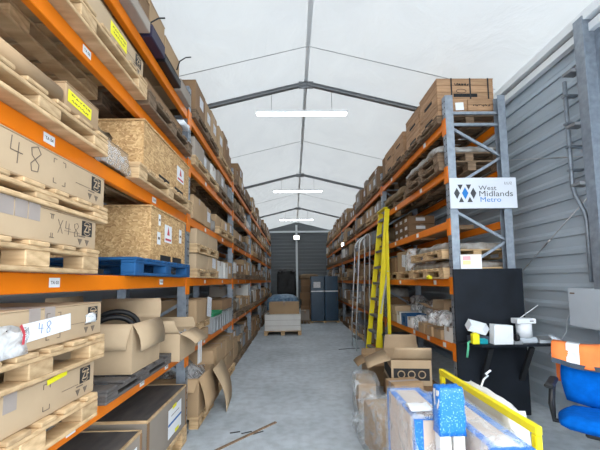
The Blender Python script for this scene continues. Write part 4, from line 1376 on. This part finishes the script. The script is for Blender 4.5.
# grey switch panel on wall
p = thing('switch_panel', 'pale grey electrical box mounted on the right wall', 'electrical box', (2.93, 3.36, 1.05))
b = MB(); b.cbox(-.09, .09, -.24, .24, 0, .39, .008); b.build('housing', 'box_grey', p)
b = MB(); b.cbox(-.096, -.0905, -.225, .225, .015, .375, .003); b.build('door', 'box_grey', p)
decal('maker_plate', .06, .015, 'ink_soft', p, '-x', (-.097, .17, .34))
b = MB(); b.tube([(0, .24, .17), (0, .29, .17)], .02, 10); b.build('cable_gland', 'white_plastic', p)
b = MB(); b.tube([(0, 0, 0), (-.01, .06, -.10), (-.01, .10, -.25), (0, .25, -.42), (0, .4, -.55)], .006, 6)
tag(b.build('power_cable', 'clear_grey', None, (2.93, 3.66, 1.22)), 'thin grey cable drooping from electrical box on wall', 'cable')

# ------------------------------------------------------------------ office chair and vest
ch = thing('office_chair', 'blue fabric office chair with black arms by the desk', 'chair', (2.13, 2.46, 0), -0.75)


def pad(sx, sy, sz, m, name, loc, rx=0.0, n=10, puff=.25):
    b = MB(); g = n
    def sup(u): return math.copysign(abs(u) ** 0.9, u)
    for k, zs in enumerate((-1, 1)):
        for i in range(g + 1):
            for j in range(g + 1):
                u, w = -1 + 2 * i / g, -1 + 2 * j / g
                rr_ = max(abs(u), abs(w)); l = math.hypot(u, w) or 1
                f = (rr_ / l) if l else 1
                x = u * (0.55 + .45 * f) ; y = w * (0.55 + .45 * f)
                e = max(0, 1 - rr_ ** 6)
                b.v.append((x * sx, y * sy, zs * sz * (0.25 + .75 * e ** .6)))
    N = (g + 1) ** 2
    for i in range(g):
        for j in range(g):
            a = i * (g + 1) + j
            b.f.append((a, a + 1, a + g + 2, a + g + 1)); b.m.append(0); b.sm.append(True)
            b.f.append((N + a, N + a + g + 1, N + a + g + 2, N + a + 1)); b.m.append(0); b.sm.append(True)
    ring = [i * (g + 1) for i in range(g + 1)] + [g * (g + 1) + j for j in range(1, g + 1)] + [i * (g + 1) + g for i in range(g - 1, -1, -1)] + [j for j in range(g - 1, 0, -1)]
    for a, q in zip(ring, ring[1:] + ring[:1]):
        b.f.append((a, q, q + N, a + N)); b.m.append(0); b.sm.append(True)
    o = b.build(name, m, ch, loc); o.rotation_euler = (rx, 0, 0); return o


pad(.25, .25, .05, 'blue_fabric', 'seat', (0, -.04, .56), math.radians(-3))
pad(.25, .22, .035, 'blue_fabric', 'backrest', (0, .22, .80), math.radians(80))
b = MB(); b.cbox(-.10, .10, -.12, .12, .46, .51, .01); b.build('mechanism', 'black_plastic', ch)
b = MB(); b.bar((0, .05, .49), (0, .27, .54), .06, .02); b.bar((0, .265, .52), (0, .275, .81), .06, .02, ref=(1, 0, 0)); b.build('back_bracket', 'black_plastic', ch)
b = MB(); b.tube([(0, 0, .10), (0, 0, .48)], .025, 12); b.build('gas_column', 'black_plastic', ch)
for k in range(5):
    a = 2 * math.pi * k / 5 + .3
    p = (.26 * math.cos(a), .26 * math.sin(a))
    b = MB(); b.bar((0, 0, .115), (p[0], p[1], .075), .045, .03); o = b.build('base_leg', 'black_plastic', ch)
    b = MB(); b.tube([(p[0] - .015 * math.sin(a), p[1] + .015 * math.cos(a), .029), (p[0] + .015 * math.sin(a), p[1] - .015 * math.cos(a), .029)], .028, 12); b.build('caster', 'black_plastic', o)
for s_ in (-1, 1):
    b = MB(); x = s_ * .285
    b.tube([(s_ * .12, 0, .50), (x, 0, .50), (x + s_ * .01, -.02, .62), (x, .0, .76)], .017, 8)
    b.cbox(x - .03, x + .03, -.14, .14, .755, .79, .012)
    b.tube([(x, .12, .76), (x + s_ * .01, .10, .62), (x, 0.0, .52)], .015, 8)
    b.build('armrest', 'black_plastic', ch)
# hi-vis vest over the chair back: draped sheet
v = thing('hi_vis_vest', 'orange hi-vis vest with silver bands draped over the chair back', 'vest', (2.13 + .229 * math.sin(.75), 2.46 + .229 * math.cos(.75), .805), -0.75)
rr = random.Random(5)


def drape(u0, u1, m, name, off):
    b = MB(); nu, nv = 10, 16
    for i in range(nu + 1):
        u = u0 + (u1 - u0) * i / nu
        for j in range(nv + 1):
            t = j / nv
            wob = .012 * math.sin(u * 31 + t * 5) + .008 * math.sin(u * 17 - t * 9)
            if t < .5:
                f = 1 - t / .5; y = -.055 - .03 * f + wob; z = .225 - .19 * f * (1 + .25 * math.sin(u * 9)) if False else .225 - (.13 + .10 * (u + .3)) * f
            else:
                f = (t - .5) / .5; y = .085 + .05 * f + wob; z = .225 - .33 * f
            if abs(t - .5) < .07: y = -.055 + .14 * (t - .43) / .14; z = .235
            b.v.append((u, y + (-off if t < .5 else off), z + off + .01 * math.sin(u * 14)))
    for i in range(nu):
        for j in range(nv):
            a = i * (nv + 1) + j
            b.f.append((a, a + nv + 1, a + nv + 2, a + 1)); b.m.append(0); b.sm.append(True)
    o = b.build(name, m, v); md = o.modifiers.new('thickness', 'SOLIDIFY'); md.thickness = .004; return o


drape(-.29, .29, 'hivis_orange', 'body', 0)
b = MB(); pts = [(-.29 + .058 * i, -.092 + .006 * math.sin(i * 2.1), .232 - (.13 + .10 * (.01 + .058 * i)) + .01 * math.sin((-.29 + .058 * i) * 14)) for i in range(11)]
for p, q in zip(pts[:-1], pts[1:]): b.bar(p, q, .006, .035)
b.build('hem', 'navy_trim', v)
drape(-.20, -.12, 'reflective', 'reflective_band', .004)
drape(.10, .18, 'reflective', 'reflective_band', .004)

# ------------------------------------------------------------------ foreground wrapped boxes, barrier
pallet(.62, 1.14, 1.60, 2.54, 0, 'pallet under the film-wrapped boxes in the foreground', 'pine', h=.14)


def wrapped_box(x0, x1, y0, y1, z, h, label, m):
    lx, ly = x1 - x0, y1 - y0
    r = thing('wrapped_box', label, 'box', ((x0 + x1) / 2, (y0 + y1) / 2, z))
    b = MB(); b.cbox(-lx / 2, lx / 2, -ly / 2, ly / 2, 0, h, .006); b.build('carton', m, r)
    w = .022; e = .0015
    b = MB()
    for s in (-1, 1):                                   # tape round the top edges and down the corners
        b.box(-lx / 2 - e, lx / 2 + e, s * (ly / 2 - w) - w, s * (ly / 2 - w) + w, h, h + e)
        b.box(s * (lx / 2 - w) - w, s * (lx / 2 - w) + w, -ly / 2 + 2 * w, ly / 2 - 2 * w, h, h + e)
        b.box(-lx / 2 - e, -lx / 2, s * (ly / 2 - w) - w, s * (ly / 2 - w) + w, 0, h)
        b.box(s * (lx / 2 - w) - w, s * (lx / 2 - w) + w, -ly / 2 - e, -ly / 2, 0, h)
    b.build('blue_tape_band', 'blue_tape', r)
    b = MB(); b.lump(-lx / 2 - .018, lx / 2 + .012, -ly / 2 - .018, ly / 2 + .018, -.02, h + .022, (7, 9, 8), .006, int(h * 1000), drop=0.0); o = b.build('stretch_film', 'film', r)
    return r


mat('pale_board', (0.66, 0.55, 0.47), 0.6, var=0.06, scale=2, rnd=.05)
wrapped_box(.645, .868, 1.94, 2.50, .16, .635, 'film-wrapped box with blue tape edges, left one in foreground', 'pale_board')
wrapped_box(.91, 1.11, 1.66, 2.50, .16, .60, 'film-wrapped box with blue tape edges beside yellow barrier', 'pale_board')
r = thing('board_bundle', 'white boards bound with broad blue printed tape in foreground', 'bundle', (.785, 1.85, 0))
for k, x in enumerate((-.028, .042)):
    b = MB(); b.cbox(x - .028, x + .028, -.035, .035, .142, .985, .004); b.build('board', 'card_white', r)
b = MB(); b.lump(-.06, .075, -.045, .045, .765, 1.0, (9, 4, 8), .005, 71, drop=.0); b.build('tape_wrap', 'blue_tape', r)
b = MB(); b.lump(-.10, .02, -.07, .04, 0, .02, (5, 4, 2), .006, 72)
tag(b.build('paper_sheet', 'paper', None, (.745, 2.06, .822)), 'crumpled white paper sheet on left wrapped box', 'paper')
o = thing('yellow_barrier', 'yellow steel barrier rail beside the wrapped boxes', 'barrier', (1.185, 2.3, 0))
b = MB(); b.cbox(-.016, .016, -.56, .58, .785, .83, .005); b.build('rail', 'yellow_paint', o)
for y in (-.535, .555):
    b = MB(); b.cbox(-.016, .016, y - .02, y + .02, .012, .784, .004); b.build('post', 'yellow_paint', o)
    b = MB(); b.cbox(-.04, .05, y - .05, y + .05, 0, .012, .003); b.build('foot_plate', 'yellow_paint', o)
b = MB(); b.lump(-.06, .06, -.36, .36, 0, .80, (4, 10, 7), .012, 73, drop=.05)
tag(b.build('leaning_panel', 'card_white', None, (1.30, 2.42, 0)), 'white wrapped panel standing behind yellow barrier rail', 'panel')
b = MB(); b.tube([(0, 0, 0), (.03, .02, .04), (.05, .0, .07), (.02, -.03, .09), (.06, -.02, .11)], .007, 6)
tag(b.build('plastic_strap', 'white_plastic', None, (1.31, 2.50, .80)), 'curled white strap end on panel behind barrier', 'strap')

# floor clutter by the right rack
r = open_carton(1.20, 1.67, 4.25, 4.90, .292, .30, 'large open carton with black printed side beside the rack post', 'card_light', [('-x', .30, 112), ('-y', .22, 40), ('+y', .2, 5)], rz=-.12)
b = MB(); b.box(-.236, -.235, -.31, .31, .05, .19)
b.build('print_block', 'ink', r)
b = MB(); b.box(-.21, .21, -.3265, -.3255, .06, .20); b.build('print_block', 'ink', r)
for x in (-.12, 0.0, .12):
    b = MB(); b.tube([(.04 * math.cos(a), .04 * math.sin(a), 0) for a in [2 * math.pi * i / 16 for i in range(16)]], .007, 5, closed=True)
    on_face(b.build('ring_print', 'card_light', r), '-y', (x, -.328, .13))
carton(1.24, 1.74, 4.2, 5.0, 0, .29, 'tan carton on floor under large printed open carton', 'card_brown')
carton(1.02, 1.46, 3.30, 3.80, 0, .36, 'tan carton on floor behind the wrapped boxes', 'card_tan', axis='x')
r = open_carton(1.08, 1.48, 5.25, 5.72, 0, .36, 'open tan carton on floor at the ladder foot', 'card_tan', [('-x', .16, 120), ('-y', .18, 100), ('+y', .15, 60), ('+x', .15, 30)])
r = big_carton(1.06, 1.40, 3.90, 4.14, 0, .42, 'small tan carton between wrapped boxes and printed carton', 'card_tan', 'x', rz=.15)
for k, (x, y, sx, sy, sz, a) in enumerate(((.81, 3.25, .30, .55, .44, .1), (.86, 4.36, .26, .5, .40, -.1))):
    r = thing('wrapped_carton', ['tan carton in torn clear film on floor behind wrapped boxes', 'tan carton in loose film by the open floor cartons'][k], 'carton', (x, y, 0), a)
    b = MB(); b.cbox(-sx / 2 + .03, sx / 2 - .03, -sy / 2 + .03, sy / 2 - .03, 0, sz - .04, .006); b.build('carton', 'card_tan', r)
    b = MB(); b.lump(-sx / 2 - .02, sx / 2 + .02, -sy / 2 - .02, sy / 2 + .02, 0, sz + .02, (8, 9, 7), .022, 80 + k, drop=.06); b.build('torn_film', 'film', r)
for k, (x, y, sx, sy, sz) in enumerate(((1.63, 5.45, .12, .6, .6), (.62, 2.74, .14, .3, .22), (.72, 3.72, .22, .34, .16))):
    b = MB(); b.lump(-sx / 2, sx / 2, -sy / 2, sy / 2, 0, sz, (7, 8, 6), .03, 84 + k, drop=.45)
    tag(b.build('plastic_wrap', 'film', None, (x, y, 0)), ['clear plastic wrap draped on floor beside ladder leg', 'loose film trailing on the concrete by the wrapped boxes', 'loose clear film on floor left of the torn-film carton'][k], 'plastic wrap')

# ------------------------------------------------------------------ ladder
ld = thing('step_ladder', 'tall yellow step ladder leaning at the right rack', 'ladder', (1.485, 6.6, 0))
A0, A1 = Vector((-.075, .30, 0)), Vector((.265, .21, 2.86))
B0, B1 = Vector((-.015, -.26, 0)), Vector((.265, -.25, 2.86))


def channel(name, p, q, m, w=.03, h=.075, ref=(0, 1, 0)):
    b = MB(); b.bar(p, q, h, w * .35, ref=ref)
    d = (q - p).normalized(); a = d.cross(Vector(ref)).normalized(); n = a.cross(d).normalized()
    for s in (-1, 1):
        b.bar(p + a * s * h * .45 + n * w * .3, q + a * s * h * .45 + n * w * .3, h * .1, w, ref=ref)
    return b.build(name, m, ld)


channel('stile', A0, A1, 'yellow_paint', h=.088); channel('stile', B0, B1, 'yellow_paint', h=.088)
for k in range(9):
    f = (.30 + .30 * k) / 2.86
    p, q = A0.lerp(A1, f), B0.lerp(B1, f)
    b = MB(); b.bar(p, q, .08, .022); b.bar(p - Vector((.035, 0, .018)), q - Vector((.035, 0, .018)), .006, .03); b.build('step', 'alu_step', ld)
C0, C1 = Vector((.215, -.30, 0)), Vector((.235, -.285, 2.45))
D0, D1 = Vector((.215, .33, 0)), Vector((.24, .26, 2.45))
channel('rear_leg', C0, C1, 'yellow_paint', h=.055); channel('rear_leg', D0, D1, 'yellow_paint', h=.055)
for z_ in (.5, 1.1, 1.7, 2.2):
    f = z_ / 2.45; b = MB(); b.bar(C0.lerp(C1, f), D0.lerp(D1, f), .03, .015); b.build('rear_brace', 'alu_step', ld)
for (p, q, f1, f2) in ((B0, B1, .38, .50), (A0, A1, .38, .50)):
    s0, s1 = (C0, C1) if p is B0 else (D0, D1)
    b = MB(); b.bar(p.lerp(q, .33), s0.lerp(s1, .70), .012, .03); b.build('spreader', 'steel_tube', ld)
for p in (A0, B0, C0, D0):
    b = MB(); b.cbox(p.x - .045, p.x + .045, p.y - .02, p.y + .02, 0, .05, .006); b.build('foot', 'black_plastic', ld)
b = MB(); b.cbox(.19, .27, -.27, .23, 2.862, 2.89, .006); b.build('top_cap', 'yellow_paint', ld)

hr = thing('handrail_frame', 'silver tubular handrail frame standing behind the yellow ladder', 'handrail', (1.49, 8.1, 0))
for dy in (-.28, .28):
    b = MB(); b.tube([(-.12, dy, 0), (-.11, dy, .6), (-.02, dy, 1.9), (.0, dy, 2.30), (.02, dy, 2.40), (.06, dy, 2.46), (.16, dy - .02, 2.56), (.21, dy - .06, 2.58), (.225, dy - .10, 2.52), (.22, dy - .10, 2.3), (.20, dy, 1.2), (.19, dy, 0)], .016, 8); b.build('rail', 'steel_tube', hr)
for z_ in (.25, .55, .85, 1.15):
    b = MB(); b.bar((-.06 + z_ * .02, -.28, z_), (-.06 + z_ * .02, .28, z_), .12, .025); b.build('tread', 'alu_step', hr)
b = MB(); b.bar((.0, -.28, 2.3), (.0, .28, 2.3), .03, .03); b.build('cross_bar', 'steel_tube', hr)
b = MB(); b.lump(-.07, .07, -.1, .1, 0, .22, (5, 5, 5), .01, 91, drop=.3)
tag(b.build('red_canister', 'red_plastic', None, (1.62, 7.35, .0)), 'red plastic canister on floor near the ladder', 'canister')

# ------------------------------------------------------------------ far end of the aisle
pallet(-.86, .22, 10.2, 11.0, 0, 'pale pallet in the aisle under the white box', 'pine', h=.13)
r = big_carton(-.84, .20, 10.22, 10.98, .13, .46, 'long white carton on pallet in the middle of aisle', 'card_white', 'x', tape='tape_grey')
for zz in (.14, .30):
    b = MB(); b.box(-.521, .521, -.382, -.380, zz, zz + .008); b.build('strap', 'tape_grey', r)
carton(-.72, .16, 10.4, 10.9, .592, .34, 'brown carton on top of the white aisle carton', 'card_tan')
pallet(-.95, .20, 12.2, 13.2, 0, 'dark pallet under the blue wrapped load in aisle', 'old_wood', h=.13, detail=False)
carton(-.9, .15, 12.3, 13.1, .13, .42, 'dark brown carton under blue wrapped load', 'card_brown')
b = MB(); b.lump(-.55, .55, -.45, .45, 0, .54, (8, 6, 4), .03, 92); tag(b.build('wrapped_load', 'blue_wrap', None, (-.37, 12.7, .552)), 'pale blue wrapped load in aisle behind white carton', 'wrapped load')
carton(-.95, -.40, 14.6, 15.4, 0, .95, 'brown carton column behind the blue wrapped load', 'card_brown')
carton(-.36, .12, 14.6, 15.4, 0, .95, 'second brown carton column behind blue wrapped load', 'card_brown')
b = MB(); b.lump(-.40, .40, -.4, .4, 0, 1.13, (8, 6, 8), .05, 93, drop=.15); tag(b.build('wrapped_load', 'black_wrap', None, (-.28, 15.0, .952)), 'tall black wrapped load at far end of the aisle', 'wrapped load')
for k in range(6):
    zz = k * .27
    rr = random.Random(900 + k)
    carton(.30 + rr.uniform(-.03, .03), .98, 14.4, 15.2, zz, .265, f'{["bottom", "second", "third", "fourth", "fifth", "topmost"][k]} brown carton of the column left of blue cabinets', 'card_brown', axis='x')
b = MB(); b.lump(-.4, .4, -.4, .4, 0, .22, (6, 6, 3), .03, 94); tag(b.build('wrapped_load', 'brown_sack', None, (.63, 14.8, 1.622)), 'brown sack on top of carton column by cabinets', 'wrapped load')
pallet(.62, 1.70, 13.1, 13.8, 0, 'low pale base board under the two blue cabinets', 'pine', h=.06, detail=False)
for k in range(2):
    cb = thing('cabinet', ['dark blue tall cabinet with white notice and strap', 'dark blue tall cabinet with strap, nearer the right rack'][k], 'cabinet', (.90 + .52 * k, 13.42, .06))
    b = MB(); b.cbox(-.25, .25, -.28, .28, 0, 1.66, .01); b.build('body', 'cabinet_blue', cb)
    b = MB(); b.cbox(-.235, .235, -.292, -.281, .06, 1.62, .004); b.build('door', 'cabinet_blue', cb)
    b = MB(); b.box(-.254, .254, -.297, -.293, 1.08, 1.12); b.build('strap', 'white_metal', cb)
    b = MB(); b.cbox(.17, .195, -.31, -.293, .75, .90, .004); b.build('handle', 'black_plastic', cb)
    if k == 0: decal('notice', .26, .22, 'paper_print', cb, '-y', (-.02, -.293, 1.34))
pallet(.24, .60, 12.9, 13.5, 0, 'small dark pallet on the floor left of cabinets', 'old_wood', h=.12, detail=False)
carton(.26, .58, 12.95, 13.45, .12, .34, 'small carton on dark pallet left of blue cabinets', 'card_grey')
b = MB()
for i in range(3): b.bar((-.12 + .12 * i, -.02 * i, 0.004), (-.02 + .12 * i, .03, 0.004), .012, .006)
tag(b.build('loose_strap', 'black_plastic', None, (-.55, 3.75, 0)), 'small dark strap offcut on the concrete aisle floor', 'strap')
b = MB(); b.tube([(0, 0, .006), (.25, .1, .006), (.5, .12, .006)], .006, 6)
tag(b.build('floor_rod', 'black_plastic', None, (1.0, 8.0, 0)), 'thin dark rod lying on floor left of ladder', 'rod')

# ------------------------------------------------------------------ lamps
for k, y in enumerate((5.55, 10.55, 15.55)):
    zl = 4.27
    l = thing('batten_light', ['nearest hanging white led batten light', 'second hanging led batten light down the aisle', 'farthest hanging led batten light near gable wall'][k], 'light', (0.17, y, zl))
    b = MB(); b.cbox(-.75, .75, -.04, .04, .03, .07, .006); b.build('housing', 'white_metal', l)
    b = MB(); b.cbox(-.74, .74, -.035, .035, 0, .03, .01); b.build('diffuser', 'led', l)
    for x in (-.5, .5):
        zr = roof_z(.17 + x) - .14
        b = MB(); b.tube([(x, 0.02, .07), (x, 0.03, zr - zl)], .004, 5); b.build('hanging_cable', 'rafter_grey', l)
l = thing('flood_light', 'glowing flood light on the white post of back wall', 'light', (.21, Y1 - .33, 4.0))
b = MB(); b.cbox(-.16, .16, -.03, .11, -.12, .12, .01); b.build('housing', 'white_metal', l)
b = MB(); b.cbox(-.13, .13, -.04, -.031, -.10, .10, .004); b.build('lens', 'flood', l)
l = thing('flood_light', 'glowing work light clipped on the right rack beam', 'light', (RX - .06, 12.0, R_LV[3] + .0))
b = MB(); b.cbox(-.03, .035, -.16, .16, -.06, .06, .008); b.build('housing', 'white_metal', l)
b = MB(); b.cbox(-.038, -.031, -.14, .14, -.05, .05, .003); b.build('lens', 'flood', l)
